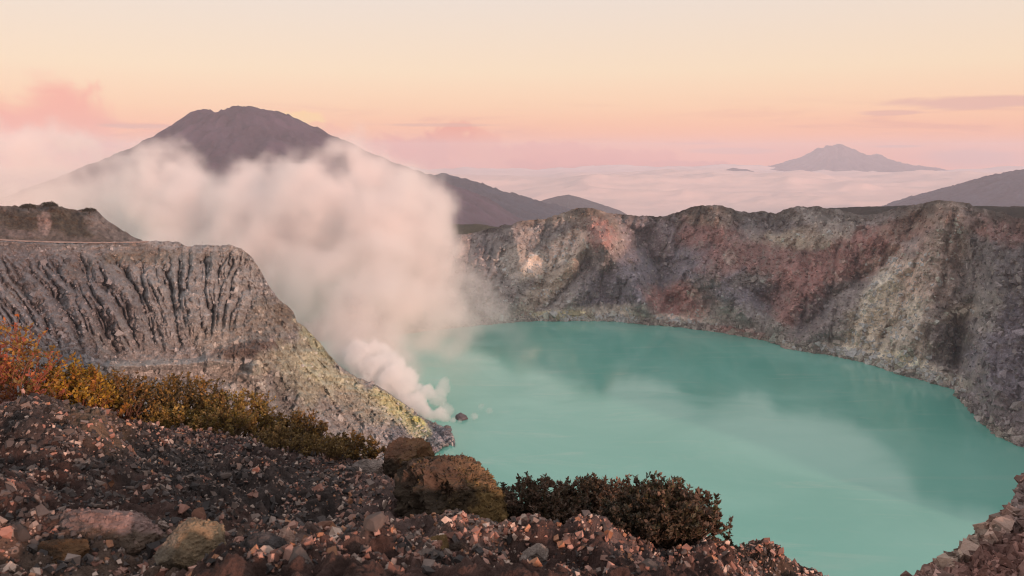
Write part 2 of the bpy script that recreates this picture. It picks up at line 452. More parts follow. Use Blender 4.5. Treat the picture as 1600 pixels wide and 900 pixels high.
def build_crater_wall():
    nx, nv = 1200, 300
    xs = np.linspace(330, 2000, nx)
    v = np.linspace(-0.10, 1.0, nv)
    yw = curve(WATER)(xs) + (fbm(xs / 22, xs * 0, oct=4, seed=5) - 0.5) * 5
    yr = curve(RIM)(xs) + (fbm(xs / 14, xs * 0, oct=5, gain=0.6, seed=9) - 0.5) * 7
    Dw = depth_at_z(curve(WATER)(xs), 0.0); Dr = curve(RIMD)(xs)
    PX = np.broadcast_to(xs, (nv, nx)).copy()
    V = np.broadcast_to(v[:, None], (nv, nx))
    PY = yw + (yr - yw) * V
    prof = np.where(V < 0, V * 0.3, V ** 1.15)
    D = Dw + (Dr - Dw) * prof
    S = D / 1000.0
    # large spurs and ravines
    wob = 14 * (fbm(PX / 60, PY / 60, oct=4, seed=21) - 0.5)
    x_, y_ = PX + wob, PY + wob * 0.7
    calm = 0.06 + 0.94 * sstep(V, 0.0, 0.22)
    def R(pts, w, amp, p=1.0):
        nonlocal D
        D = D - amp * 1.5 * S * ridge_line(x_, y_, pts, w) ** p * calm
    R([(1235, 560), (1300, 490), (1390, 420), (1480, 345), (1485, 312)], 75, 30)          # the pale right-hand spur
    R([(1395, 600), (1440, 500), (1470, 400), (1480, 340)], 40, 22)
    R([(1560, 700), (1545, 560), (1560, 440), (1540, 330)], 50, 26)
    R([(1240, 560), (1180, 520), (1130, 440), (1160, 425), (1230, 420)], 60, 26)
    R([(1110, 320), (1130, 380), (1100, 440)], 60, 26)
    R([(945, 375), (985, 440), (1012, 505)], 45, 26)
    R([(945, 375), (900, 430), (860, 505)], 40, 16)
    R([(915, 325), (925, 350), (945, 385)], 35, 18)
    R([(800, 352), (815, 420), (800, 505)], 40, 18)
    R([(1240, 325), (1300, 380), (1400, 380)], 50, 18)
    R([(1040, 500), (1030, 430), (1010, 380)], 30, -16)
    R([(845, 505), (890, 440), (925, 400)], 22, -20)
    R([(1250, 520), (1330, 440), (1400, 390), (1430, 350)], 30, -22)
    R([(1490, 610), (1500, 520), (1515, 480)], 24, -24)
    R([(1115, 500), (1100, 460)], 30, -14)
    g = fbm(x_ / 62 + y_ / 130, y_ / 80, oct=6, gain=0.55, seed=31, ridged=True)
    D = D - (g - 0.6) * 26 * S * calm
    high = -(D - (Dw + (Dr - Dw) * prof)) / S                 # how far a point stands out of the wall
    cost = fbm(PX / 20 + PY / 90, PY / 100, oct=4, gain=.6, seed=35) * 26 + fbm(PX / 9, PY / 12, oct=3, seed=36) * 5 + blur(high, 3, 3) * .9
    fl = drainage(cost, None, 2, 5)
    ch = blur(fl, .9, 1.5) * .45 + blur(fl, 2.6, 3) * 1.3 + blur(fl, 8, 8) * 2.4
    ch = ch - blur(ch, 50, 40)
    D = D + np.clip(ch, -2.2, 3.5) * 4.4 * S * calm * (.35 + 1.1 * fbm(PX / 70, PY / 60, oct=3, seed=37))
    D = D - (fbm(PX / 7, PY / 7, oct=4, gain=0.75, seed=51) - 0.5) * 9 * S * (.3 + .7 * calm)
    P = unproj(PX, PY, D)
    P = back_rows(P, [(6, 1), (20, 8), (60, 30), (160, 85), (400, 190)])
    base = (0.145, 0.125, 0.120)
    B = [
        (830, 380, 90, 40, -10, DGREY, .8), (860, 430, 110, 80, 30, GREY, .8), (800, 470, 60, 60, 0, GREY, .6), (870, 395, 75, 20, -32, (0.38, 0.335, 0.29), .85), (850, 450, 60, 20, -45, TAN, .7), (905, 375, 60, 22, -25, PINK, .5),
        (895, 415, 50, 13, -60, TAN, .7), (800, 410, 25, 30, 0, PALE, .4),
        (885, 335, 60, 12, -8, TAN, .5), (925, 345, 45, 28, 30, BROWN, .7), (935, 365, 26, 30, 0, RED, .75), (950, 460, 55, 55, 0, BLUEG, .9), (985, 430, 30, 60, 20, BLUEG, .8),
        (920, 490, 90, 14, -5, PALE, .9), (880, 492, 50, 8, 0, SULPH, .6), (960, 492, 50, 12, 0, PALE, .7), (940, 500, 70, 5, 0, WHITE, .5),
        (1050, 370, 90, 45, 10, (0.115, 0.095, 0.10), .9), (1100, 375, 50, 40, 20, RED, .75), (1105, 340, 50, 18, 0, BROWN, .8), (1080, 330, 30, 8, 0, DARK, .7), (1060, 420, 70, 30, -20, BLUEG, .8), (1140, 400, 40, 60, 45, RED, .6),
        (1060, 470, 55, 32, 10, (0.20, 0.11, 0.098), .95), (1085, 460, 12, 12, 0, PINK, .8), (1080, 494, 50, 10, -8, PINK, .8), (1125, 490, 35, 14, -25, PALE, .8), (1050, 498, 60, 7, 5, WHITE, .5), (1170, 450, 70, 45, -15, BLUEG, .85), (1190, 430, 50, 18, -10, GREY, .7), (1140, 402, 12, 12, -40, WHITE, .6),
        (1170, 500, 70, 25, 10, GREY, .6), (1160, 520, 60, 6, 10, RED, .8), (1230, 540, 30, 7, 15, PALE, .8), (1200, 345, 80, 20, 5, DGREY, .7), (1255, 375, 90, 18, -3, TAN, .9), (1290, 340, 80, 16, 5, GREY, .7), (1300, 365, 60, 18, 0, (0.2, .17, .15), .7),
        (1240, 410, 110, 30, 5, (0.15, 0.088, 0.078), .9), (1330, 400, 90, 30, -25, (0.16, 0.092, 0.082), .9), (1250, 460, 60, 50, -45, RED, .85), (1270, 490, 50, 22, -45, DGREY, .7), (1390, 365, 90, 22, -20, RED, .7), (1380, 405, 45, 16, -35, PINK, .8),
        (1440, 345, 70, 22, -20, BROWN, .6), (1400, 470, 125, 48, -42, (0.36, 0.325, 0.275), .9), (1360, 520, 70, 40, -40, (0.33, 0.29, 0.24), .85), (1420, 520, 45, 60, 0, (0.30, 0.26, 0.22), .7), (1450, 420, 50, 70, 20, PINK, .6), (1480, 400, 40, 90, 10, (.21, .17, .15), .7), (1290, 530, 50, 20, -35, DGREY, .7),
        (1400, 560, 60, 16, 15, (0.38, 0.34, 0.26), .7), (1330, 552, 60, 12, 15, WHITE, .6), (1450, 580, 50, 14, 20, WHITE, .6), (1300, 548, 40, 6, 12, WHITE, .6), (1490, 545, 35, 45, 10, DARK, .85), (1505, 600, 30, 12, 20, PALE, .7),
        (1570, 420, 70, 80, 0, DGREY, .75), (1575, 560, 70, 100, 0, BLUEG, .9), (1540, 480, 30, 40, 0, GREY, .6), (1560, 640, 60, 30, 25, (0.125, 0.11, .115), .9), (1500, 345, 60, 14, 20, PINK, .4), (1570, 360, 50, 25, 10, RED, .6), (1500, 490, 40, 20, -10, TAN, .5),
    ]
    col = paint(PX, PY, base, B, seed=100, rag=0.55, cell=26)
    f = fbm(PX / 9, PY / 12, oct=4, gain=0.6, seed=77)
    col = col * 1.0
    col = .165 * (np.minimum(col, .38) / .165) ** 1.15
    col *= np.clip(2.05 + (f - .5) * 2.1, .4, 3.4)[..., None]
    pale_debris = sstep(fbm(PX / 4.5, PY / 6, oct=3, gain=0.6, seed=79), 0.54, 0.72) * 0.45  # pale speckles of rock debris, spread by noise
    col += (np.array(PALE) - col) * pale_debris[..., None]
    shore = (1 - sstep(V + (fbm(PX / 12, PY / 10, oct=3, seed=81) - .5) * .10, 0.0, 0.06)) * np.clip(1.6 * fbm(PX / 34, PX * 0, oct=3, seed=82) - .3, 0, .8)
    col += (np.array((0.36, 0.32, 0.28)) - col) * shore[..., None]
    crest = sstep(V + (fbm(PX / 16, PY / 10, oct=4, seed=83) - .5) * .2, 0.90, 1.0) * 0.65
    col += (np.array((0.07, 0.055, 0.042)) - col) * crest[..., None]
    col = np.concatenate([col, np.repeat(np.array((0.06, 0.05, 0.038), np.float32)[None, None], nx, 1).repeat(5, 0)], 0)
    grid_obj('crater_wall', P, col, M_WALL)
    rng = np.random.default_rng(571); n = 17000
    j = np.where(rng.random(n) < .28, rng.integers(24, 44, n), rng.integers(30, nv - 6, n)); i = rng.integers(150, 1000, n)
    r = np.clip(rng.lognormal(math.log(1.05), .5, n), .5, 4.5) * np.where(j < 44, 1.15, 1.0)
    c = np.clip(col[j, i] * rng.uniform(.55, 1.7, (n, 1)), .02, .5)
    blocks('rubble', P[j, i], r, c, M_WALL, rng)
build_crater_wall()

def ribbon_terrain(name, rim, depth, back, mat, col, x0, x1, nx=400, nv=40, drop=60, jit=2.0, seed=1, bumps=2.0, vx=40):
    """a ridge seen beyond another: front slope, crest and far side"""
    xs = np.linspace(x0, x1, nx)
    yr = curve(rim)(xs) + (fbm(xs / 12, xs * 0, oct=4, gain=.6, seed=seed) - .5) * jit
    D0 = curve(depth)(xs)
    top = unproj(xs, yr, D0)
    rows = []
    for k, t in enumerate(np.linspace(-1, 1, nv)):
        q = top.copy()
        q[:, 1] += t * back; q[:, 0] *= q[:, 1] / top[:, 1]
        q[:, 2] -= drop * np.abs(t) ** 1.3
        n = fbm(q[:, 0] / vx, q[:, 1] / vx, oct=5, gain=.55, seed=seed + 3, ridged=True)
        q[:, 2] += (n - .6) * bumps * min(1, abs(t) * 6)
        rows.append(q)
    P = np.stack(rows)
    c = np.broadcast_to(np.asarray(col, np.float32), P.shape).copy()
    c *= (0.6 + 0.8 * fbm(P[..., 0] / vx * 2, P[..., 1] / vx * 2, oct=4, seed=seed + 9))[..., None]
    return grid_obj(name, P, c, mat)
ribbon_terrain('plateau', [(1180, 345), (1250, 327), (1300, 325), (1400, 321), (1500, 321), (1600, 323), (1900, 330)], [(1180, 1350), (1600, 1050), (1900, 800)], 160, M_WALL, (0.055, 0.042, 0.034), 1180, 1900, 400, 40, 50, 2.5, 11, 5, 30)
ribbon_terrain('plateau', [(600, 352), (700, 350), (745, 350), (770, 353), (830, 362)], [(600, 1500), (830, 1350)], 120, M_WALL, (0.055, 0.050, 0.030), 600, 830, 200, 40, 50, 2.5, 13, 5, 30)

# ------------------------------------------------------------------ left headland: gullied ash slope that runs down to the sulphur vents
HTOP = [(-300, 395), (-200, 385), (0, 376), (60, 378), (130, 379), (222, 377), (262, 376), (278, 378), (290, 384), (330, 383), (358, 382), (378, 389), (392, 400), (400, 412), (410, 428), (424, 452), (436, 468), (446, 476), (458, 487),
        (464, 503), (476, 510), (486, 522), (500, 536), (515, 556), (528, 570), (545, 584), (560, 592), (580, 600), (600, 610), (616, 622), (632, 632), (645, 643), (656, 652), (664, 656), (674, 660), (682, 664), (694, 668), (703, 674), (708, 682), (712, 692)]
HBOT = [(-300, 760), (0, 760), (300, 760), (500, 770), (600, 745), (640, 725), (668, 714), (684, 706), (694, 696), (705, 694), (712, 700)]
HDEP = [(-300, 385, 360), (-300, 560, 215), (-300, 700, 120), (0, 378, 430), (100, 380, 460), (230, 380, 490), (300, 385, 500), (370, 385, 510), (400, 415, 520), (440, 480, 512), (470, 512, 530), (520, 560, 555), (600, 611, 585), (660, 655, 588), (702, 676, 563),
        (0, 520, 345), (0, 570, 300), (100, 560, 350), (200, 570, 385), (300, 565, 415), (380, 565, 430), (440, 555, 460), (150, 470, 395), (320, 480, 440), (400, 500, 470),
        (300, 620, 385), (200, 640, 320), (400, 640, 430), (480, 640, 475), (560, 660, 522), (640, 690, 538), (692, 690, 545), (600, 720, 488), (650, 714, 514), (500, 760, 410), (300, 760, 260), (0, 700, 190), (0, 760, 150), (400, 575, 425), (420, 600, 445)]
def build_headland():
    nx, nv = 800, 340
    xs = np.concatenate([np.linspace(-260, 0, 120, endpoint=False), np.linspace(0, 711, nx - 120)])
    yt = curve(HTOP)(xs) + (fbm(xs / 9, xs * 0, oct=5, gain=.6, seed=3) - .5) * 5
    yb = np.maximum(curve(HBOT)(xs), yt + 2)
    v = np.linspace(0, 1, nv)
    PX = np.broadcast_to(xs, (nv, nx)).copy(); V = np.broadcast_to(v[:, None], (nv, nx))
    PY = yb + (yt - yb) * V
    f = tps(HDEP)
    D = f(PX, PY)
    # gullies: fan-shaped ravines on the grey wall
    lean = np.interp(PX, [-260, 0, 120, 230, 300, 350, 420], [0.9, 0.95, 0.75, 0.5, 0.15, -0.25, -0.6])
    wob = (fbm(PX / 40, PY / 50, oct=5, gain=.45, seed=61) - .5)
    s = PX - lean * (PY - 385) + wob * 12
    low = np.interp(PX, [-260, 0, 150, 230, 310, 400, 450], [560, 552, 574, 566, 552, 522, 500])
    t = np.clip((PY - 384) / (low - 384), 0, 1)
    wall = sstep(t, 0.02, 0.16) * (1 - sstep(t + wob * .3, 0.72, 1.02)) * (1 - 0.75 * sstep(PX + wob * 40, 350, 425))
    cost = fbm(s / 19 + wob, PY / 120, oct=5, gain=.55, seed=71) + .8 * fbm(s / 60, PY / 110, oct=3, seed=72) + .12 * fbm(PX / 9, PY / 9, oct=3, seed=70)
    px_col = (711.0) / (nx - 120)
    row_h = (yb - yt)[None, :] / (nv - 1)
    fl = drainage(cost, lean * row_h / px_col, 2, 7)
    ch = blur(fl, .8, 1) * .6 + blur(fl, 2.6, 2) * 1.2 + blur(fl, 7, 6) * 3.2
    ch = ch - blur(ch, 34, 26)
    ch = np.clip(ch, -2.4, 4.0)
    D = D + wall * ch * 5.0 * (.1 + 1.6 * fbm(PX / 45, PY / 45, oct=4, seed=79))
    # bench edge, lava-brown overhang and the sulphur slope's ribs
    D = D - 8 * ridge_line(PX, PY, [(330, 560), (395, 545), (440, 530), (462, 505)], 22)
    D = D + 9 * ridge_line(PX, PY, [(350, 575), (410, 562), (445, 548)], 16)
    D = D - 10 * ridge_line(PX, PY, [(395, 590), (415, 620), (420, 660)], 26)
    D = D + 9 * ridge_line(PX, PY, [(410, 580), (440, 630), (470, 680)], 16)
    D = D - 9 * ridge_line(PX, PY + wob * 8, [(170, 573), (260, 571), (330, 566), (400, 572)], 9) + 9 * ridge_line(PX, PY + wob * 8, [(150, 594), (260, 592), (400, 594)], 16)
    slope = sstep(PX + (PY - 560) * 0.2, 390, 440) * sstep(PY, 470, 520)
    s2 = PX - 0.75 * (PY - 560) + wob * 18
    D = D - slope * ((1 - np.abs(2 * vnoise(s2 / 20, PY / 120, seed=91) - 1) - .5) * 8 + (1 - np.abs(2 * vnoise(s2 / 7, PY / 30, seed=93) - 1) - .5) * 4)
    D = D - (fbm(PX / 24, PY / 18, oct=5, gain=.6, seed=95, ridged=True) - .6) * 17 * (0.45 + 0.55 * sstep(PX, 300, 420)) * (1 - .7 * sstep(PX, 610, 690))
    D = D - (fbm(PX / 6, PY / 6, oct=4, gain=.7, seed=97) - .5) * 7 * (1 - .6 * sstep(PX, 610, 690))
    P = unproj(PX, PY, D)
    P = back_rows(P, [(4, .6), (14, 8), (40, 34), (90, 80), (160, 160)])
    B = [(60, 400, 200, 22, 3, (0.14, 0.12, 0.11), .8), (100, 450, 200, 60, 20, (0.125, 0.112, 0.11), .8), (120, 420, 26, 18, 0, BROWN, .5), (270, 405, 130, 14, 2, (0.13, 0.105, 0.075), .7), (215, 392, 40, 12, 0, BROWN, .5),
         (60, 520, 130, 50, 20, (0.16, 0.145, 0.145), .7), (300, 470, 90, 80, 0, (0.20, 0.185, 0.17), .8), (380, 430, 50, 70, 0, (0.215, 0.195, 0.175), .85), (350, 530, 60, 40, 0, (0.22, 0.195, 0.165), .8),
         (420, 500, 60, 40, -20, (0.17, 0.145, 0.115), .8), (390, 545, 70, 14, -14, (0.085, 0.06, 0.048), .9), (445, 490, 18, 22, 0, (0.12, 0.095, 0.07), .8), (270, 575, 150, 14, -2, (0.24, 0.215, 0.19), .9), (370, 590, 60, 30, 20, (0.27, 0.24, 0.205), .9),
         (440, 560, 50, 20, -20, (0.27, 0.24, 0.18), .8), (480, 580, 60, 60, 45, (0.235, 0.22, 0.16), .85), (540, 610, 110, 26, 36, (0.33, 0.315, 0.215), .85), (500, 540, 50, 14, 50, (0.24, 0.235, 0.145), .8), (620, 640, 60, 16, 38, (0.36, 0.34, 0.17), .85),
         (560, 650, 80, 30, 35, (0.20, 0.175, 0.145), .7), (610, 690, 60, 22, 20, (0.22, 0.20, 0.185), .8), (655, 672, 22, 14, 40, (0.40, 0.36, 0.20), .8), (654, 657, 12, 5, 30, (0.55, 0.49, 0.14), .8), (690, 676, 22, 14, 10, (0.15, 0.14, 0.145), .95), (640, 700, 40, 14, 15, (0.18, 0.16, 0.165), .9), (622, 676, 14, 12, 0, (0.1, .095, .1), .8), (440, 620, 25, 40, 20, (0.13, 0.12, 0.105), .6)]
    col = paint(PX, PY, (0.19, 0.172, 0.158), B, seed=300, rag=.5, cell=24)
    n = fbm(PX / 7, PY / 6, oct=4, gain=.6, seed=310)
    col *= (0.80 + 1.3 * n)[..., None]
    col *= np.array((0.93, 0.985, 1.06))  # cooler tint stands in for shade over the cliff
    col = np.concatenate([col, np.repeat(np.array((0.14, 0.12, 0.10), np.float32)[None, None], nx, 1).repeat(5, 0)], 0)
    grid_obj('headland', P, col, M_HEAD)
    rng = np.random.default_rng(573); n = 11000
    j = rng.integers(2, nv - 3, n); i = rng.integers(120, nx - 4, n)
    keep = rng.random(n) < np.where(PX[j, i] > 400, 1.0, .45); j, i = j[keep], i[keep]; n = len(j)
    r = np.clip(rng.lognormal(math.log(.55), .5, n), .25, 2.4)
    c = np.clip(col[j, i] * rng.uniform(.6, 1.5, (n, 1)), .02, .5)
    blocks('rubble', P[j, i], r, c, M_HEAD, rng)
build_headland()

# hill behind the headland with the trail along its foot
def build_left_hill():
    nx, nv = 460, 150
    xs = np.linspace(-300, 236, nx)
    top = curve([(-300, 300), (-100, 316), (0, 321), (30, 322), (60, 321), (80, 319), (100, 325), (125, 328), (142, 327), (156, 333), (165, 343), (180, 353), (205, 368), (222, 376), (236, 380)])(xs) + (fbm(xs / 8, xs * 0, oct=5, gain=.6, seed=15) - .5) * 5
    bot = curve([(-300, 392), (0, 378), (60, 381), (130, 382), (236, 383)])(xs) + 4
    v = np.linspace(0, 1, nv)
    PX = np.broadcast_to(xs, (nv, nx)).copy(); V = np.broadcast_to(v[:, None], (nv, nx))
    PY = bot + (top - bot) * V
    D = np.interp(PX, [-300, 0, 236], [362, 436, 496]) + V * 75
    D = D - (fbm((PX - (PY - 330) * .9) / 24, PY / 40, oct=5, gain=.55, seed=25, ridged=True) - .6) * 22 * V - (fbm(PX / 5, PY / 5, oct=4, gain=.65, seed=27) - .5) * 5
    P = back_rows(unproj(PX, PY, D), [(6, 1), (20, 8), (60, 40), (140, 130)])
    col = paint(PX, PY, (0.105, 0.082, 0.07), [(40, 345, 60, 20, 10, (0.06, 0.045, 0.03), .8), (110, 350, 50, 24, 20, (0.05, 0.04, 0.026), .8), (70, 350, 12, 18, 10, (0.3, 0.22, 0.2), .7), (155, 345, 20, 22, 45, (0.17, .145, .135), .8), (180, 368, 50, 10, 15, (0.15, .125, .115), .7), (30, 365, 40, 6, 5, (0.16, .12, .11), .6)], seed=330, rag=.6, cell=18)  # small pink patch paints sunlight on one face of the hill
    col *= (0.1 + 2.0 * fbm(PX / 6, PY / 6, oct=4, gain=.7, seed=331))[..., None]
    col = np.concatenate([col, np.repeat(np.array((0.07, 0.055, 0.04), np.float32)[None, None], nx, 1).repeat(4, 0)], 0)
    grid_obj('hill', P, col, M_HEAD)
    # trail: a narrow flat strip set just in front of the hill's foot
    xt = np.linspace(-280, 232, 200)
    yt = curve([(-300, 389), (0, 373.5), (40, 376), (90, 377.5), (150, 378.5), (200, 378), (232, 377)])(xt)
    Dt = np.interp(xt, [-300, 0, 236], [362, 436, 496]) - 9
    a = unproj(xt, yt + 0.6, Dt); b = unproj(xt, yt - 0.5, Dt + 3.0)
    c = a.copy(); c[:, 2] -= .4
    grid_obj('path', np.stack([c, a, b]), np.broadcast_to(np.array((0.27, 0.21, 0.19)), (3, 200, 3)), M_HEAD)
build_left_hill()

# ------------------------------------------------------------------ mountains beyond
def mountain(name, prof, depth, base_y, mat, col, xc, n=210, amp=0.05, seed=0, gul=10, pad=60, caldera=0):
    """a volcano cone: radial height profile from its skyline, with ravines running down from the summit"""
    xs = np.array([p[0] for p in prof], float); ys = np.array([p[1] for p in prof], float)
    pts = unproj(xs, ys, np.full(len(xs), float(depth)))
    cx = float(unproj(xc, 245, depth)[0])
    h = pts[:, 2]; rr = pts[:, 0] - cx
    zb = float(unproj(xc, base_y, depth)[2])
    R = max(-rr.min(), rr.max())
    g = np.linspace(-1, 1, n); span0 = h.max() - h.min()
    g = np.sign(g) * np.abs(g) ** 1.15
    X, Y = np.meshgrid(g * R, g * R * 0.9)
    r = np.hypot(X, Y); th = np.arctan2(Y, X)
    HR = np.interp(r, rr, h); HL = np.interp(-r, rr, h)
    w = 0.5 + 0.5 * np.cos(th)
    Z = HL + (HR - HL) * sstep(w, 0.0, 1.0) - span0 * .05 * sstep(np.abs(Y), 0, R * .1)
    near = np.exp(-(Y / (R * 0.10)) ** 2)
    Z = Z * (1 - near) + np.interp(X, rr, h) * near
    span = h.max() - h.min()
    rav = fbm(th * gul / 2, np.log(r / R + .05) * 1.2, oct=5, gain=.55, seed=seed, ridged=True)
    Z = Z + np.minimum(rav - .78, 0) * span * amp * 5 * sstep(r, R * 0.03, R * 0.25) * (0.25 + 0.75 * sstep(np.abs(Y), 0, R * .12))
    Z = Z + (fbm(X / R * 40, Y / R * 40, oct=4, gain=.6, seed=seed + 5) - .62) * span * 0.06
    Z = Z + (fbm(X / R * 130, Y / R * 130, oct=3, gain=.7, seed=seed + 6) - .6) * span * 0.022
    edge = sstep(r, R * .85, R * 1.2); Z = Z * (1 - edge) + (h.min() - span * .3) * edge
    P = np.stack([X + cx, Y + depth, Z], -1)
    c = np.broadcast_to(np.asarray(col, np.float32), P.shape).copy() * (0.45 + 1.1 * fbm(X / R * 14, Y / R * 14, oct=5, seed=seed + 8))[..., None]
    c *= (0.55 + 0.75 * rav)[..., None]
    return grid_obj(name, P, c, mat)
mountain('mountain', [(-40, 330), (120, 268), (210, 231), (240, 215), (262, 204), (290, 186), (308, 174), (322, 169), (332, 174), (343, 176), (354, 172), (364, 167), (382, 166), (400, 168), (412, 172), (420, 174), (430, 172), (444, 176), (470, 189), (500, 202), (540, 220), (575, 236), (680, 275), (800, 320)],
         4200, 330, M_FAR, (0.050, 0.036, 0.054), 385, seed=201, gul=10, amp=.035)
mountain('mountain', [(1060, 285), (1130, 272), (1180, 262), (1210, 257), (1235, 250), (1258, 243), (1272, 236), (1280, 230), (1286, 232), (1294, 227), (1302, 229), (1308, 224), (1318, 228), (1330, 233), (1348, 241), (1360, 243), (1370, 240), (1382, 246), (1400, 252), (1420, 257), (1460, 262), (1530, 275)],
         16800, 275, M_FAR, (0.07, 0.055, 0.06), 1306, seed=205, gul=14)
mountain('mountain', [(1100, 277), (1122, 269), (1135, 265), (1146, 262), (1156, 264), (1166, 264), (1180, 269), (1205, 277)], 12500, 275, M_FAR, (0.05, 0.05, 0.06), 1148, n=120, seed=207, gul=9)
mountain('mountain', [(380, 420), (560, 310), (640, 275), (690, 271), (720, 277), (760, 289), (800, 301), (840, 312), (880, 322), (930, 335), (1040, 365)], 5500, 400, M_HILL, (0.010, 0.022, 0.036), 660, seed=211, gul=18, amp=.03)
mountain('mountain', [(1380, 335), (1410, 320), (1440, 309), (1480, 296), (1520, 283), (1560, 272), (1600, 265), (1640, 260), (1700, 262), (1800, 285), (1960, 345)], 5800, 400, M_HILL, (0.010, 0.021, 0.037), 1650, seed=213, gul=18, amp=.03)
mountain('mountain', [(800, 330), (850, 312), (870, 307), (888, 304), (905, 308), (930, 316), (980, 332)], 6600, 340, M_HILL, (0.035, 0.04, 0.045), 890, n=140, seed=215, gul=11, amp=.015)

def build_shading_mountain():  # unseen mountain, added to keep direct sun off the far wall
    n = 160; g = np.linspace(-1, 1, n); X, Y = np.meshgrid(g * 590, g * 590); r = np.hypot(X, Y); th = np.arctan2(Y, X)
    rav = fbm(th * 7, np.log(r + 40) * 1.2, oct=5, gain=.55, seed=221, ridged=True)
    Z = 465 * np.clip(1 - r / 560, 0, 1) ** .75 - 40 * sstep(r, 540, 590) + np.minimum(rav - .75, 0) * 90 * sstep(r, 20, 200)
    c = np.broadcast_to(np.array((.06, .06, .05), np.float32), X.shape + (3,)) * (0.5 + fbm(X / 60, Y / 60, oct=5, seed=223))[..., None]
    grid_obj('mountain', np.stack([X + 1150, Y + 300, Z], -1), c, M_HILL)
build_shading_mountain()

# ------------------------------------------------------------------ sea of clouds, out to the horizon
def build_cloud_sea():
    nr, na = 380, 420
    ys = np.exp(np.linspace(math.log(2600), math.log(17500), nr))
    A = np.linspace(-0.85, 0.85, na)
    Y = np.broadcast_to(ys[:, None], (nr, na)); X = Y * A
    f = sstep(Y, 5000, 12000)
    n1 = fbm(X / 2600, Y / 1700, oct=6, gain=.55, seed=401); n2 = fbm(X / 1500, Y / 800, oct=5, gain=.5, seed=403, billow=True)
    Z = CAM_H - 270 - 450 * (1 - sstep(Y, 4500, 10500)) + (n1 - .5) * 230 + (0.35 - n2) * 150 * sstep(n1, .35, .6)
    Z = Z + 0 * f
    m = bpy.data.materials.new('cloud_top'); m.use_nodes = True
    T = NT(m.node_tree); b = T.n['Principled BSDF']
    geo = T.node('ShaderNodeNewGeometry')
    n = T.noise(geo.outputs['Position'], 0.0016, 6, .6)
    T.put(b.inputs['Base Color'], T.mix(n, (0.58, 0.47, 0.45), (0.78, 0.62, 0.55)))
    b.inputs['Roughness'].default_value = 1.0; b.inputs['Specular IOR Level'].default_value = 0.0
    o = grid_obj('cloud_sea', np.stack([X, Y, Z], -1), None, m, 'stuff')
build_cloud_sea()

# ------------------------------------------------------------------ foreground ground
GEDGE = [(-300, 600), (-100, 622), (0, 640), (60, 642), (150, 650), (250, 657), (300, 668), (400, 690), (450, 701), (520, 712), (600, 728), (640, 738), (700, 752), (750, 785), (780, 796), (830, 800), (900, 806), (1000, 818), (1080, 838), (1130, 851), (1180, 862), (1230, 878), (1285, 903), (1360, 950)]
GDE = [(-300, 6.4), (0, 6.0), (300, 6.6), (600, 6.6), (760, 5.2), (900, 4.7), (1080, 4.3), (1285, 4.0), (1360, 4.0)]
GDB = [(-300, 1.8), (0, 1.85), (600, 2.1), (900, 2.5), (1100, 3.0), (1285, 3.6), (1360, 3.8)]
class G: pass
def ground_depth(px, py):
    ye = curve(GEDGE)(px); de = curve(GDE)(px); db = curve(GDB)(px)
    t = (py - ye) / np.maximum(905 - ye, 30)
    return 1.0 / (1 / de + (1 / db - 1 / de) * t)
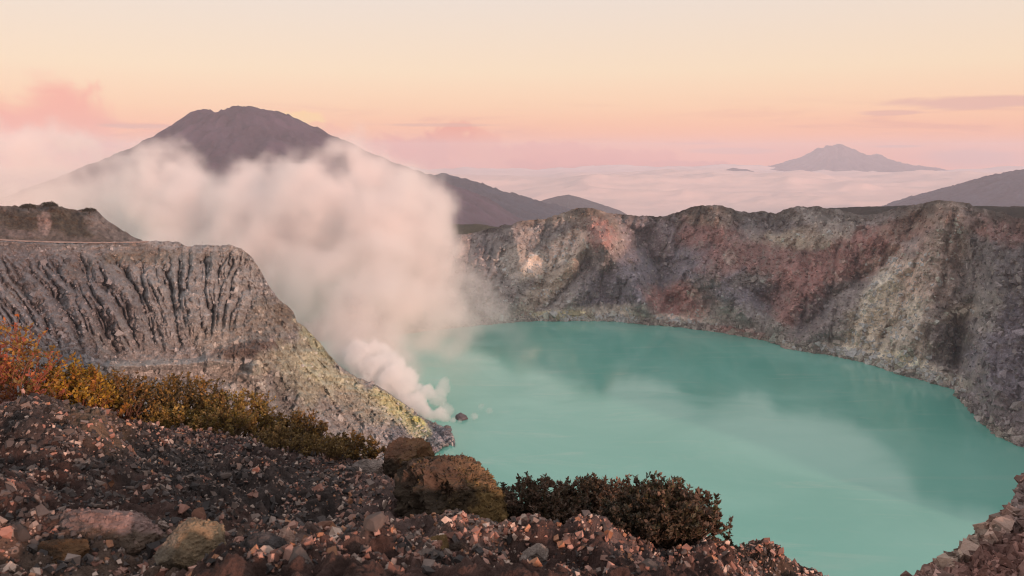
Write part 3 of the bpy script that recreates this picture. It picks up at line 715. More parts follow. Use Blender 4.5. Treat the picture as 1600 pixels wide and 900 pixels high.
def build_ground():
    nx, nv = 700, 340
    xs = np.linspace(-280, 1350, nx)
    ye = curve(GEDGE)(xs) + (fbm(xs / 16, xs * 0, oct=5, gain=.6, seed=501) - .5) * 9
    v = np.linspace(0, 1, nv)
    PX = np.broadcast_to(xs, (nv, nx)).copy(); V = np.broadcast_to(v[:, None], (nv, nx))
    PY = 1010 + (ye - 1010) * V
    P = unproj(PX, PY, ground_depth(PX, PY))
    hump = 0.22 * np.exp(-((PX - 90) / 130) ** 2 - ((PY - 715) / 36) ** 2) + 0.05 * np.exp(-((PX - 180) / 120) ** 2 - ((PY - 662) / 10) ** 2) \
        + 0.10 * np.exp(-((PX - 165) / 52) ** 2 - ((PY - 722) / 22) ** 2) + 0.085 * np.exp(-((PX - 950) / 90) ** 2 - ((PY - 872) / 20) ** 2) + 0.05 * np.exp(-((PX - 1180) / 80) ** 2 - ((PY - 885) / 20) ** 2) + 0.02 * np.exp(-((PX - 740) / 70) ** 2 - ((PY - 850) / 18) ** 2)
    lump = (fbm(P[..., 0] * 1.6, P[..., 1] * 1.6, oct=5, gain=.62, seed=503) - .5) * 0.42 + (fbm(P[..., 0] * 9, P[..., 1] * 9, oct=4, gain=.6, seed=505, billow=True) - .4) * 0.09 + (fbm(P[..., 0] * 30, P[..., 1] * 30, oct=3, gain=.7, seed=506) - .5) * 0.03
    damp = 1 - 0.8 * sstep(V, .93, 1)
    P[..., 2] += lump * damp + hump * damp
    G.P = P.copy(); G.PX, G.PY = PX, PY
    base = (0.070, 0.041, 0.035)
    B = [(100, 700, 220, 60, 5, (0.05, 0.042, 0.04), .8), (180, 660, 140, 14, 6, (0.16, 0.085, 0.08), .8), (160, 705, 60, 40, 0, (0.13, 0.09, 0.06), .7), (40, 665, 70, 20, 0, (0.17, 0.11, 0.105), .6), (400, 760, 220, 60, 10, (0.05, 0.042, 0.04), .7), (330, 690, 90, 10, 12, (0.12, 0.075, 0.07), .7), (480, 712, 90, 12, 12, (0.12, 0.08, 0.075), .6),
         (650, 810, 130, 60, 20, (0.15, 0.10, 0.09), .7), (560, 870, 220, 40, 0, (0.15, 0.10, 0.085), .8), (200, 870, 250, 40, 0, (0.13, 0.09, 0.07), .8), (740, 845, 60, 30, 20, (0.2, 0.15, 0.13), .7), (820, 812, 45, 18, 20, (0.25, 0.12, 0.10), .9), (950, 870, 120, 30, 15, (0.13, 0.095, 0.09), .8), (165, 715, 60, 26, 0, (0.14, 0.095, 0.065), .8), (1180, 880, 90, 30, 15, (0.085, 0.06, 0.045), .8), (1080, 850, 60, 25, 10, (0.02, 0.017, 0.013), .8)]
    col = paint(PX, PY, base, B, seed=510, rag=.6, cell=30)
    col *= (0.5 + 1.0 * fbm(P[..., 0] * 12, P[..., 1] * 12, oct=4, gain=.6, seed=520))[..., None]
    Q = back_rows(P, [(.1, .05), (.4, .4), (1.2, 1.6), (4, 7), (12, 26), (30, 70), (60, 130)])
    col = np.concatenate([col, np.repeat(np.array((0.06, 0.05, 0.04), np.float32)[None, None], nx, 1).repeat(7, 0)], 0)
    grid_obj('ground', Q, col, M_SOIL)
build_ground()
def ground_pt(px, py):
    """the ground's surface point nearest to a pixel"""
    gx = np.clip((px + 280) / 1630 * 699, 0, 698); i = int(gx)
    j = int(np.argmin(np.abs(G.PY[:, i] - py)))
    return Vector(G.P[j, i].tolist())

# ------------------------------------------------------------------ gravel
def ico(sub):
    bm = bmesh.new(); bmesh.ops.create_icosphere(bm, subdivisions=sub, radius=1.0)
    bm.verts.ensure_lookup_table()
    v = np.array([q.co[:] for q in bm.verts]); f = np.array([[q.index for q in p.verts] for p in bm.faces]); bm.free()
    return v, f
ICO1 = ico(1)
def sample_ground(n, seed, weight=None):
    """random surface points, even per square metre"""
    rng = np.random.default_rng(seed)
    P = G.P; a = P[1:, :-1] - P[:-1, :-1]; b = P[:-1, 1:] - P[:-1, :-1]
    w = np.linalg.norm(np.cross(a, b), axis=-1)
    w = w * (G.PY[:-1, :-1] < 935)
    if weight is not None: w = w * weight[:-1, :-1]
    c = rng.choice(w.size, n, p=(w / w.sum()).ravel())
    j, i = np.unravel_index(c, w.shape)
    u, v = rng.random(n), rng.random(n)
    p = P[j, i] + a[j, i] * v[:, None] + b[j, i] * u[:, None]
    return p, G.PX[j, i], G.PY[j, i], rng
def pebble_cols(px, py, n, rng):
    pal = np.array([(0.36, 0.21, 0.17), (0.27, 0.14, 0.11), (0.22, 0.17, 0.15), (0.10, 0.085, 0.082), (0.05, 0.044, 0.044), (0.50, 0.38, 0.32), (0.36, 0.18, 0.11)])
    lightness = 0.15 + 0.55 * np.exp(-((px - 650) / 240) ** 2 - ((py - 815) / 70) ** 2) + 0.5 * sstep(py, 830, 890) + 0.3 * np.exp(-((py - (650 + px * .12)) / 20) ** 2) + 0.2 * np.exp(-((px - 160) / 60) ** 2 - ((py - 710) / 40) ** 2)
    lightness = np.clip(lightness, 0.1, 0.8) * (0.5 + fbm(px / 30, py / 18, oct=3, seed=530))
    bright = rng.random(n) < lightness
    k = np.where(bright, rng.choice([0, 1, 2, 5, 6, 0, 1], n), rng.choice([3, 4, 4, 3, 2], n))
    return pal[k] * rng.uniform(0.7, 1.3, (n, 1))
def build_gravel():
    n = 78000
    vis = sstep(fbm(G.PX / 46, G.PY / 24, oct=4, gain=.6, seed=541), .40, .62) + .28
    p, px, py, rng = sample_ground(n, 77, vis)
    r = np.clip(rng.lognormal(math.log(0.0048), 0.62, n), 0.0024, 0.018)
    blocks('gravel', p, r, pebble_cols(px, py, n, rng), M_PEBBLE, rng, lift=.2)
build_gravel()

# ------------------------------------------------------------------ rocks and boulders
def rock_mesh(name, size, seed, sub=4, rough=0.35, facet=0.25, col=(0.15, 0.12, 0.1), patches=(), crust=0, smooth=True):
    v, f = ico(sub)
    s = seed * 3.17
    d = (fbm(v[:, 0] * 1.1 + s, v[:, 1] * 1.1, v[:, 2] * 1.1, oct=5, gain=.55, seed=seed) - .5) * 2 * rough
    rid = (fbm(v[:, 0] * 2.2 + s, v[:, 1] * 2.2, v[:, 2] * 2.2, oct=4, gain=.6, seed=seed + 7, ridged=True) - .6) * facet
    rng = np.random.default_rng(seed)
    q = v * (1 + d + rid)[:, None]
    for _ in range(13):                             # broken faces
        nrm = rng.normal(size=3); nrm /= np.linalg.norm(nrm); lim = rng.uniform(.50, .92)
        over = q @ nrm - lim
        q = q - np.where(over > 0, over * .9, 0)[:, None] * nrm
    q = q + v * ((fbm(v[:, 0] * 9 + s, v[:, 1] * 9, v[:, 2] * 9, oct=3, gain=.6, seed=seed + 11, ridged=True) - .6) * 0.12)[:, None]
    q = q + v * ((fbm(v[:, 0] * 24 + s, v[:, 1] * 24, v[:, 2] * 24, oct=3, gain=.7, seed=seed + 13, billow=True) - .35) * (0.06 if sub > 3 else 0.0))[:, None]
    q = q * np.asarray(size)
    c = np.broadcast_to(np.asarray(col, np.float32), q.shape).copy()
    c *= (0.5 + fbm(v[:, 0] * 3 + s, v[:, 1] * 3, v[:, 2] * 3, oct=5, gain=.6, seed=seed + 17))[:, None]
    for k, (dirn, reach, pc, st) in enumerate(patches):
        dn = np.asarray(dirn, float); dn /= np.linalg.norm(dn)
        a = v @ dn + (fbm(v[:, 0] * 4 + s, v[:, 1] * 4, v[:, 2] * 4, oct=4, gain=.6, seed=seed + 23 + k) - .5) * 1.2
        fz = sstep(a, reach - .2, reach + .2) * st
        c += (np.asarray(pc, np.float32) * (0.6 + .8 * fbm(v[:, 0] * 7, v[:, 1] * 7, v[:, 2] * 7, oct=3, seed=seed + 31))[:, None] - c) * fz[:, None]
    if crust:
        # grit cemented into the surface
        k = rng.integers(0, len(q), crust); V1, F1 = ICO1
        rr = np.clip(rng.lognormal(math.log(.026), .5, crust), .010, .08) * float(np.mean(size))
        W = V1[None] * rng.uniform(.55, 1.3, (crust, len(V1), 1)) * rr[:, None, None] * rng.uniform(.7, 1.3, (crust, 1, 3)) + (q[k] * .985)[:, None]
        cc = np.repeat((c[k] * rng.uniform(.55, 1.45, (crust, 1)))[:, None], len(V1), 1).reshape(-1, 3)
        f = np.concatenate([f, (F1[None] + (np.arange(crust) * len(V1))[:, None, None] + len(q)).reshape(-1, 3)])
        q = np.concatenate([q, W.reshape(-1, 3)]); c = np.concatenate([c, cc])
        smooth = False
    return mesh_np(name, q, f, c, smooth)
def rock(name, label, cat, px, py, w, h, seed, col, patches=(), sub=5, dep=None, rough=.30, facet=.25, sink=.42, rot=None, group=None, crust=None, moss=0):
    """px, py: middle of the base in the photograph's pixels; w, h: its size there"""
    g = ground_pt(px, py)
    k = (g.y if dep is None else dep) / FPX
    sx, sz = w * k / 2 * 1.2, h * k / 2 * 1.2
    sy = (sx * .5 + sz * .5)
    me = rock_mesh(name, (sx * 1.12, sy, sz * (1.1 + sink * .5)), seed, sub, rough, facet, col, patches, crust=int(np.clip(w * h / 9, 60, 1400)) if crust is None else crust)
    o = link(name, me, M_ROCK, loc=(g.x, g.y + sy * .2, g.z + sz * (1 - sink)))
    if rot: o.rotation_euler = rot
    if moss:
        rng = np.random.default_rng(seed + 50); nb = 10242 * 4 if sub == 6 else 2562
        V = np.empty(len(me.vertices) * 3, np.float32); me.vertices.foreach_get('co', V); V = V.reshape(-1, 3)[:nb]
        cl = fbm(V[:, 0] * 14, V[:, 1] * 14, V[:, 2] * 14, oct=3, seed=seed + 51) + V[:, 0] / sx * .12 + V[:, 2] / sz * .08
        k = rng.choice(np.nonzero(cl > np.quantile(cl, .72))[0], moss)
        n = V[k] / np.linalg.norm(V[k], axis=1, keepdims=True)
        d = n + rng.normal(0, .6, (moss, 3)); d[:, 2] -= .3; d /= np.linalg.norm(d, axis=1, keepdims=True)
        sd = np.cross(d, rng.normal(size=(moss, 3))); sd /= np.linalg.norm(sd, axis=1, keepdims=True)
        L = rng.uniform(.005, .015, (moss, 1)); b = V[k] * .99
        q = np.stack([b, b + d * L * .5 + sd * L * .2, b + d * L, b + d * L * .5 - sd * L * .2], 1)
        pal = np.array([(0.22, 0.145, 0.045), (0.15, 0.10, 0.035), (0.09, 0.065, 0.03), (0.27, 0.18, 0.07), (0.05, 0.038, 0.025)])
        c = pal[rng.integers(len(pal), size=moss)] * rng.uniform(.6, 1.2, (moss, 1))
        link('moss', mesh_np('moss', q.reshape(-1, 3), np.arange(moss * 4).reshape(moss, 4), np.repeat(c[:, None], 4, 1).reshape(-1, 3), False), M_LEAF, o)
    tag(o, label, cat, group)
    return o
OCHRE = (0.24, 0.145, 0.045); LICH = (0.17, 0.125, 0.05)
rock('boulder', 'large brown boulder covered in ochre moss at the edge above the lake', 'boulder', 714, 818, 128, 108, 3, (0.085, 0.062, 0.042), [((1, -.5, .1), .25, (0.19, 0.125, 0.05), .85), ((-.6, -.5, .2), .2, (0.045, 0.034, 0.026), .8), ((0, 0, 1), .6, (0.12, 0.075, 0.055), .6)], sub=6, rough=.75, facet=.6, moss=4200)  # mossy right side painted brighter as sunlit, left side darker as shaded
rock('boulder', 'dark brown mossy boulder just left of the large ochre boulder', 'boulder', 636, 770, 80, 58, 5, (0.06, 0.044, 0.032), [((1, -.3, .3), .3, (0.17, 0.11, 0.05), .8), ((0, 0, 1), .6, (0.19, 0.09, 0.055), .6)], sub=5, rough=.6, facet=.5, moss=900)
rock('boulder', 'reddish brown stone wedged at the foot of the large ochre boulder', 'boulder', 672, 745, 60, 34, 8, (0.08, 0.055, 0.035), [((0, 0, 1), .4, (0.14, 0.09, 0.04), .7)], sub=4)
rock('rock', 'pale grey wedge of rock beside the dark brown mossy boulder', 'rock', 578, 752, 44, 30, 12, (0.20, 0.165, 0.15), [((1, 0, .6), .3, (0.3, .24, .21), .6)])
rock('rock_slab', 'broad flat slab of rock with a pinkish top in the gravel', 'rock', 165, 846, 190, 46, 15, (0.13, 0.105, 0.10), [((.7, -.2, .8), .2, (0.24, 0.155, 0.14), .7), ((0, -.6, -.8), .1, (0.06, 0.045, 0.03), .8)], sub=5)  # sunlight painted pink on the top, shade painted dark underneath
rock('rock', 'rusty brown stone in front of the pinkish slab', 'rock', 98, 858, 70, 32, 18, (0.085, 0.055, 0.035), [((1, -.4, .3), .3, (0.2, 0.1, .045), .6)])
rock('boulder', 'rounded yellowish grey boulder lying in the gravel before the slab', 'boulder', 300, 893, 88, 72, 21, (0.17, 0.14, 0.105), [((1, -.3, .1), .1, (0.23, 0.165, 0.10), .6), ((-1, 0, 0), .5, (.16, .14, .12), .5)], sub=5)  # right side coloured yellower as if sunlit, left side greyer
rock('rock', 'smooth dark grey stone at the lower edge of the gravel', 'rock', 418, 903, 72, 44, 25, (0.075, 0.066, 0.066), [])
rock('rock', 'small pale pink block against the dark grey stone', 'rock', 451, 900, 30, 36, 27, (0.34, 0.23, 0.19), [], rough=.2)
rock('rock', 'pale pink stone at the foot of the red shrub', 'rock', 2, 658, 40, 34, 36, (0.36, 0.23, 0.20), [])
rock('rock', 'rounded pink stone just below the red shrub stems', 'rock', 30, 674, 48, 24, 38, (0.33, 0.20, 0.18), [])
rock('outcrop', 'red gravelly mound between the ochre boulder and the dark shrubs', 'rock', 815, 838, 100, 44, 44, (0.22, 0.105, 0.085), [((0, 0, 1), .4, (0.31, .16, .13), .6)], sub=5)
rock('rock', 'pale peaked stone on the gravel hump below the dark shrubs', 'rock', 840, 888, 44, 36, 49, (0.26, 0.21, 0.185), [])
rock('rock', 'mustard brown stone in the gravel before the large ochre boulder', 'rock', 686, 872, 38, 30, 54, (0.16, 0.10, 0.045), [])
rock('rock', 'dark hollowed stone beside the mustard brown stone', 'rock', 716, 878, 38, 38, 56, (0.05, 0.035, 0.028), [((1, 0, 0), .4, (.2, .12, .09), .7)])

# loose stones, one object each
def build_stones():
    meshes = [rock_mesh('stone', (1, 1, .8), 600 + k, 2, .45, .35, (1, 1, 1), (), smooth=False) for k in range(8)]
    n = 285
    p, px, py, rng = sample_ground(n, 91, (G.PY > 690) * (G.PX > -20) * (G.PX < 1100) * 1.0)
    cols = [((0.23, 0.14, 0.118), 'pink'), ((0.11, 0.085, 0.076), 'grey'), ((0.055, 0.045, 0.042), 'black'), ((0.17, 0.085, 0.06), 'rust coloured')]
    bank = {}
    for ci, (c, w) in enumerate(cols):
        for k, me in enumerate(meshes):
            m2 = me.copy(); a = m2.attributes['tint']; t = np.empty(len(m2.vertices) * 4, np.float32); a.data.foreach_get('color', t)
            t = t.reshape(-1, 4); t[:, :3] *= np.array(c, np.float32); a.data.foreach_set('color', t.ravel())
            m2.materials.append(M_PEBBLE); bank[ci, k] = m2
    for i in range(n):
        pale = 0.25 + 0.5 * (py[i] > 800)
        ci = int(rng.choice([0, 1, 3])) if rng.random() < pale else int(rng.choice([1, 2, 2]))
        r = float(np.clip(rng.lognormal(math.log(0.019), .45), .009, .042))
        o = bpy.data.objects.new('stone', bank[ci, int(rng.integers(8))])
        C.objects.link(o)
        o.location = (p[i, 0], p[i, 1], p[i, 2] - r * .05)
        o.scale = (r * rng.uniform(.8, 1.3), r * rng.uniform(.8, 1.3), r * rng.uniform(.6, 1))
        o.rotation_euler = (rng.uniform(-.5, .5), rng.uniform(-.5, .5), rng.uniform(0, 6.28))
        w = cols[ci][1]
        marks = [(165, 830, 'near the pinkish flat slab'), (300, 850, 'near the yellowish grey boulder'), (172, 730, 'on the brown hump at the left'), (430, 870, 'near the dark grey stone'), (700, 830, 'below the large ochre boulder'),
                 (600, 760, 'left of the mossy boulders'), (945, 870, 'on the hump below the dark shrubs'), (450, 730, 'under the row of shrubs'), (20, 700, 'below the red orange shrub'), (520, 820, 'on the open middle of the gravel slope'), (60, 860, 'near the rusty brown stone')]
        where = min(marks, key=lambda q: (q[0] - px[i]) ** 2 + 4 * (q[1] - py[i]) ** 2)[2]
        tag(o, f'small angular {w} stone in the gravel {where}', 'stone', f'loose {w} stones {where}')
build_stones()

# ------------------------------------------------------------------ shrubs
def tube(V, F, pts, r0, r1, sides=4):
    base = sum(len(a) for a in V); pts = np.asarray(pts); n = len(pts)
    rings = []
    for i, p in enumerate(pts):
        t = pts[min(i + 1, n - 1)] - pts[max(i - 1, 0)]; t = t / (np.linalg.norm(t) + 1e-9)
        a = np.cross(t, (0.31, 0.9, 0.2)); a /= np.linalg.norm(a) + 1e-9; b = np.cross(t, a)
        r = r0 + (r1 - r0) * i / (n - 1)
        ang = np.arange(sides) * 2 * math.pi / sides
        rings.append(p + r * (np.cos(ang)[:, None] * a + np.sin(ang)[:, None] * b))
    V.append(np.concatenate(rings))
    for i in range(n - 1):
        for s in range(sides):
            s2 = (s + 1) % sides
            F.append((base + i * sides + s, base + i * sides + s2, base + (i + 1) * sides + s2, base + (i + 1) * sides + s))
def shrub(label, px, py, w, h, seed, pal, twig=(0.10, 0.06, 0.045), n_twig=70, leaf=0.017, per=18, dep=None, group=None, cat='shrub', spread=1.0, bare=0.25, name='shrub', dx=0.0):
    rng = np.random.default_rng(seed)
    g = ground_pt(px, py)
    D = g.y if dep is None else dep
    k = D / FPX
    W, H = w * k / 2, h * k
    root = bpy.data.objects.new(name, None); C.objects.link(root)
    root.location = (g.x, g.y, g.z - 0.02); tag(root, label, cat, group)
    SV, SF = [], []
    LP, LD, LC = [], [], []
    pal = np.asarray(pal)
    for i in range(n_twig):
        a = rng.uniform(0, 2 * math.pi); rad = math.sqrt(rng.random())
        bx, by = math.cos(a) * rad * W * .55, math.sin(a) * rad * W * .40
        tx, ty = bx * 1.7 + rng.normal(0, .12) * W + dx * k, by * 1.7 + rng.normal(0, .1) * W
        dome = math.sqrt(max(0.05, 1 - min(.95, (tx / W) ** 2 * .8 + (ty / (W * .8)) ** 2 * .5)))
        tz = H * dome * rng.uniform(.55, 1.05)
        p0 = np.array((bx, by, 0.0)); p3 = np.array((tx, ty, tz))
        p1 = p0 + np.array((rng.normal(0, .08) * W, rng.normal(0, .08) * W, tz * .4)); p2 = p3 - np.array((rng.normal(0, .08) * W, rng.normal(0, .08) * W, tz * .3))
        T_ = np.linspace(0, 1, 6)[:, None]
        pts = (1 - T_) ** 3 * p0 + 3 * (1 - T_) ** 2 * T_ * p1 + 3 * (1 - T_) * T_ ** 2 * p2 + T_ ** 3 * p3
        pts[1:-1] += rng.normal(0, .012 * H, (4, 3))
        tube(SV, SF, pts, rng.uniform(.0035, .006) * (1 + H), .0015)
        subs = [pts[2:]]
        for s in range(4):
            q = pts[rng.integers(2, 6)] if s else pts[5]
            dirv = rng.normal(0, 1, 3); dirv[2] = abs(dirv[2]) + .6; dirv /= np.linalg.norm(dirv)
            ln = H * rng.uniform(.12, .3)
            e = [q, q + dirv * ln * .5 + rng.normal(0, .1, 3) * ln, q + dirv * ln]
            tube(SV, SF, e, .0022, .001, 3)
            subs.append(np.asarray(e))
        tone = rng.integers(len(pal))
        for sb in subs:
            m = per
            t = rng.uniform(0 if sb is not subs[0] else bare, 1, m) ** .7 * (len(sb) - 1)
            i0 = np.minimum(t.astype(int), len(sb) - 2); fr = (t - i0)[:, None]
            pos = sb[i0] * (1 - fr) + sb[i0 + 1] * fr
            dirs = rng.normal(0, 1, (m, 3)); dirs[:, 2] = np.abs(dirs[:, 2]) * .8 + .25
            dirs /= np.linalg.norm(dirs, axis=1, keepdims=True)
            LP.append(pos); LD.append(dirs)
            kk = np.where(rng.random(m) < .65, tone, rng.integers(len(pal), size=m))
            LC.append(pal[kk] * rng.uniform(.6, 1.3, (m, 1)))
    LP = np.concatenate(LP); LD = np.concatenate(LD); LC = np.concatenate(LC); n = len(LP)
    side = np.cross(LD, rng.normal(0, 1, (n, 3))); side /= np.linalg.norm(side, axis=1, keepdims=True)
    L = leaf * rng.uniform(.4, 1.75, (n, 1))
    nrm = np.cross(LD, side)
    q = np.stack([LP, LP + LD * L * .5 + side * L * .26 + nrm * L * .06, LP + LD * L, LP + LD * L * .5 - side * L * .26 + nrm * L * .06], 1)
    faces = np.arange(n * 4).reshape(n, 4)
    st = np.concatenate(SV)
    link('stems', mesh_np('stems', st, np.array(SF), np.broadcast_to(np.array(twig), st.shape)), M_TWIG, root)
    link('foliage', mesh_np('foliage', q.reshape(-1, 3), faces, np.repeat(LC[:, None], 4, 1).reshape(-1, 3), False), M_LEAF, root)
    return root
RO = [(0.52, 0.17, 0.05), (0.44, 0.12, 0.065), (0.50, 0.26, 0.04), (0.34, 0.09, 0.05)]
GO = [(0.55, 0.33, 0.03), (0.40, 0.25, 0.03), (0.42, 0.18, 0.03), (0.18, 0.12, 0.03)]
BG = [(0.30, 0.18, 0.045), (0.17, 0.115, 0.038), (0.42, 0.22, 0.05), (0.10, 0.07, 0.03)]
OL = [(0.38, 0.26, 0.06), (0.21, 0.15, 0.045), (0.50, 0.32, 0.07), (0.28, 0.15, 0.045)]
PA = [(0.42, 0.28, 0.10), (0.30, 0.19, 0.075), (0.22, 0.14, 0.05)]
DK = [(0.11, 0.072, 0.042), (0.16, 0.092, 0.06), (0.07, 0.052, 0.03), (0.23, 0.14, 0.10)]
GL = 'autumn coloured shrubs along the edge on the left'
GR = 'dark shrubs overhanging the lake'
shrub('red orange shrub with twisted bare stems at the left edge', 5, 655, 230, 128, 701, [*RO, (0.30, 0.19, 0.05), (0.16, 0.10, 0.04)], (0.27, 0.10, 0.07), 75, .024, 17, group=GL, bare=.35)
shrub('sparse tall orange sprays rising behind the red orange shrub', 25, 648, 150, 158, 702, [*RO, (0.40, 0.24, 0.04)], (0.24, 0.10, 0.07), 16, .024, 14, group=GL, bare=.4)
shrub('bright golden yellow shrub next to the red orange one', 122, 658, 150, 96, 703, GO, (0.2, .08, .05), 75, .024, 18, group=GL, dep=5.3)
shrub('tall brown orange shrub right after the golden yellow one', 190, 660, 120, 72, 705, [*BG, (0.24, .11, .03)], (0.12, .06, .04), 70, .019, 19, group=GL)
shrub('broad dark olive shrub in front of the pale bench of rock', 285, 668, 165, 78, 707, BG, (0.07, .045, .03), 110, .018, 20, group=GL)
shrub('olive gold shrub in the middle of the shrub row', 370, 690, 150, 74, 709, OL, (0.08, .05, .03), 100, .018, 20, group=GL)
shrub('brown shrub with pale tips above the rock slope', 455, 706, 135, 58, 711, [*BG, (0.2, .12, .05)], (0.1, .06, .04), 95, .017, 20, group=GL)
shrub('last low brown shrub of the row beside the mossy boulders', 545, 724, 120, 44, 713, [*BG, (0.17, .10, .045)], (0.09, .06, .04), 90, .016, 20, group=GL)
shrub('small golden tuft in front of the broad olive shrub', 268, 672, 100, 50, 715, [*OL, (.28, .17, .04)], (0.1, .06, .03), 55, .016, 19, group=GL)
shrub('pale straw coloured tuft at the foot of the shrub row', 440, 712, 110, 40, 717, PA, (0.14, .1, .06), 60, .013, 19, group=GL)
shrub('dry tan tuft low under the olive gold shrub', 345, 692, 110, 40, 719, [*PA, *OL], (0.14, .1, .06), 60, .014, 19, group=GL)
shrub('thin brown tuft by the last shrub of the row', 505, 722, 90, 34, 721, PA, (0.12, .08, .05), 45, .013, 19, group=GL)
shrub('dark shrub nearest the large ochre boulder', 835, 815, 165, 66, 731, DK, (0.09, .06, .045), 170, .015, 21, group=GR)
shrub('highest dark shrub with a rounded top above the lake', 930, 834, 200, 84, 733, DK, (0.09, .06, .045), 230, .015, 21, group=GR)
shrub('dark shrub sprawling down to the right over the lake', 1040, 884, 185, 92, 735, [*DK, (.10, .085, .04)], (0.09, .06, .045), 240, .015, 21, group=GR)
shrub('small dark shrub tucked under the rounded one', 1000, 880, 160, 64, 737, [(0.05, .045, .024), (.08, .055, .04), (.035, .03, .018)], (0.05, .035, .025), 80, .012, 21, group=GR)
shrub('tiny dark sprig standing between boulder and dark shrubs', 765, 800, 40, 62, 739, DK, (0.06, .045, .035), 14, .012, 8, group=GR)
shrub('low crisp dark shrub at the right tip of the slope', 1150, 868, 90, 24, 741, DK, (0.06, .045, .035), 45, .011, 19, group=GR)

# distant bushes on the left hilltop
def far_bush(label, px, py, w, h, D, seed):
    rng = np.random.default_rng(seed); c = unproj(px, py, D)
    k = D / FPX; n = 700
    d = rng.normal(size=(n, 3)); d /= np.linalg.norm(d, axis=1, keepdims=True); d[:, 2] = np.abs(d[:, 2])
    P = d * np.array((w * k / 2, w * k / 2.5, h * k)) * rng.uniform(.45, 1.05, (n, 1)) * (0.7 + .6 * vnoise(d[:, 0] * 3 + seed, d[:, 1] * 3, d[:, 2] * 3))[:, None]
    u = rng.normal(size=(n, 3)); v = rng.normal(size=(n, 3)); s = .55
    q = np.stack([P - u * s * .5, P + v * s * .5, P + u * s * .5, P - v * s * .5], 1)
    root = bpy.data.objects.new('bush', None); C.objects.link(root); root.location = tuple(c); tag(root, label, 'bush', 'bushes on the left hilltop')
    SV, SF = [], []
    for j in range(5):
        tube(SV, SF, [np.array((0, 0, -2.0)), np.array((rng.normal(0, .8), rng.normal(0, .8), h * k * .5))], .25, .1)
    st = np.concatenate(SV)
    link('stems', mesh_np('stems', st, np.array(SF), np.broadcast_to(np.array((.05, .04, .03)), st.shape)), M_TWIG, root)
    link('foliage', mesh_np('foliage', q.reshape(-1, 3), np.arange(n * 4).reshape(n, 4), np.broadcast_to(np.array((.035, .032, .02)), (n * 4, 3)) * rng.uniform(.6, 1.4, (n * 4, 1)), False), M_LEAF, root)
far_bush('round dark bush on top of the left hill', 78, 322, 26, 6, 505, 801)
far_bush('flat dark bush on the hilltop left of the round one', 44, 324, 22, 5, 500, 803)
far_bush('small bush on the shoulder of the left hill', 139, 330, 20, 5, 520, 805)

# ------------------------------------------------------------------ rocks standing in the lake off the vents, sulphur stones on the shore
def lake_rock(label, px, py, w, h, seed, col, name='rock', group=None):
    D = float(depth_at_z(py, 0.0)); c = unproj(px, py, D); k = D / FPX
    me = rock_mesh(name, (w * k / 2, w * k / 2.6, h * k), seed, 4, .35, .35, col)
    o = link(name, me, M_HEAD, loc=(c[0], c[1], 0.0)); tag(o, label, 'rock', group)
lake_rock('dark islet rock standing in the lake behind the white steam', 722, 654, 26, 9, 901, (0.11, 0.095, 0.105))
lake_rock('low dark rock tip at the end of the sulphur point', 699, 683, 20, 5, 903, (0.14, 0.12, 0.115))
lake_rock('grey brown shore rock on the sulphur point below the steam', 697, 671, 16, 7, 905, (0.16, 0.135, 0.13))
lake_rock('purplish rock spur in the water nearest the mossy boulder', 674, 704, 24, 6, 907, (0.16, 0.13, 0.135))
lake_rock('pale flat rock ledge at the foot of the far red slope', 1236, 543, 34, 4, 909, (0.34, 0.28, 0.24))
lake_rock('dark jagged shore rock at the right end of the pale spur', 1503, 622, 22, 9, 911, (0.12, 0.1, 0.1))

# ------------------------------------------------------------------ scree slope at the lower right
def build_scree():
    nx, nv = 300, 200
    xs = np.linspace(1415, 1900, nx)
    yt = curve([(1415, 915), (1440, 897), (1470, 880), (1500, 858), (1520, 842), (1545, 818), (1562, 804), (1578, 796), (1586, 786), (1588, 765), (1594, 748), (1604, 738), (1640, 705), (1750, 640), (1900, 560)])(xs) + (fbm(xs / 8, xs * 0, oct=4, gain=.6, seed=551) - .5) * 9
    v = np.linspace(0, 1, nv)
    PX = np.broadcast_to(xs, (nv, nx)).copy(); V = np.broadcast_to(v[:, None], (nv, nx))
    PY = 1010 + (yt - 1010) * V
    D = 1 / (1 / 13.0 + (1 / 24.0 - 1 / 13.0) * (PY - 1010) / (750 - 1010)) + (PX - 1600) * -0.004
    D = D - (fbm(PX / 30, PY / 26, oct=5, gain=.6, seed=553, ridged=True) - .6) * 2.2 - (fbm(PX / 6, PY / 5, oct=4, gain=.65, seed=555) - .5) * 0.35
    P = back_rows(unproj(PX, PY, D), [(.3, .2), (1.2, 1.6), (4, 7), (12, 26), (40, 90)])
    col = paint(PX, PY, (0.28, 0.175, 0.15), [(1520, 850, 90, 14, -38, (0.33, .26, .21), .8), (1595, 780, 14, 50, 10, (0.25, .20, .19), .8), (1560, 880, 80, 40, -30, (0.29, .15, .125), .7)], seed=560)
    col *= (0.45 + 1.1 * fbm(PX / 5, PY / 5, oct=4, gain=.6, seed=561))[..., None]
    col = np.concatenate([col, np.repeat(np.array((0.12, 0.09, 0.07), np.float32)[None, None], nx, 1).repeat(5, 0)], 0)
    grid_obj('scree_slope', P, col, M_SLOPE)
    n = 9000; rng = np.random.default_rng(563)
    j = rng.integers(20, nv, n); i = rng.integers(0, 150, n)
    r = np.clip(rng.lognormal(math.log(.05), .55, n), .02, .22)
    blocks('rubble', P[j, i], r, col[j, i] * rng.uniform(.5, 1.5, (n, 1)), M_SLOPE, rng)
build_scree()

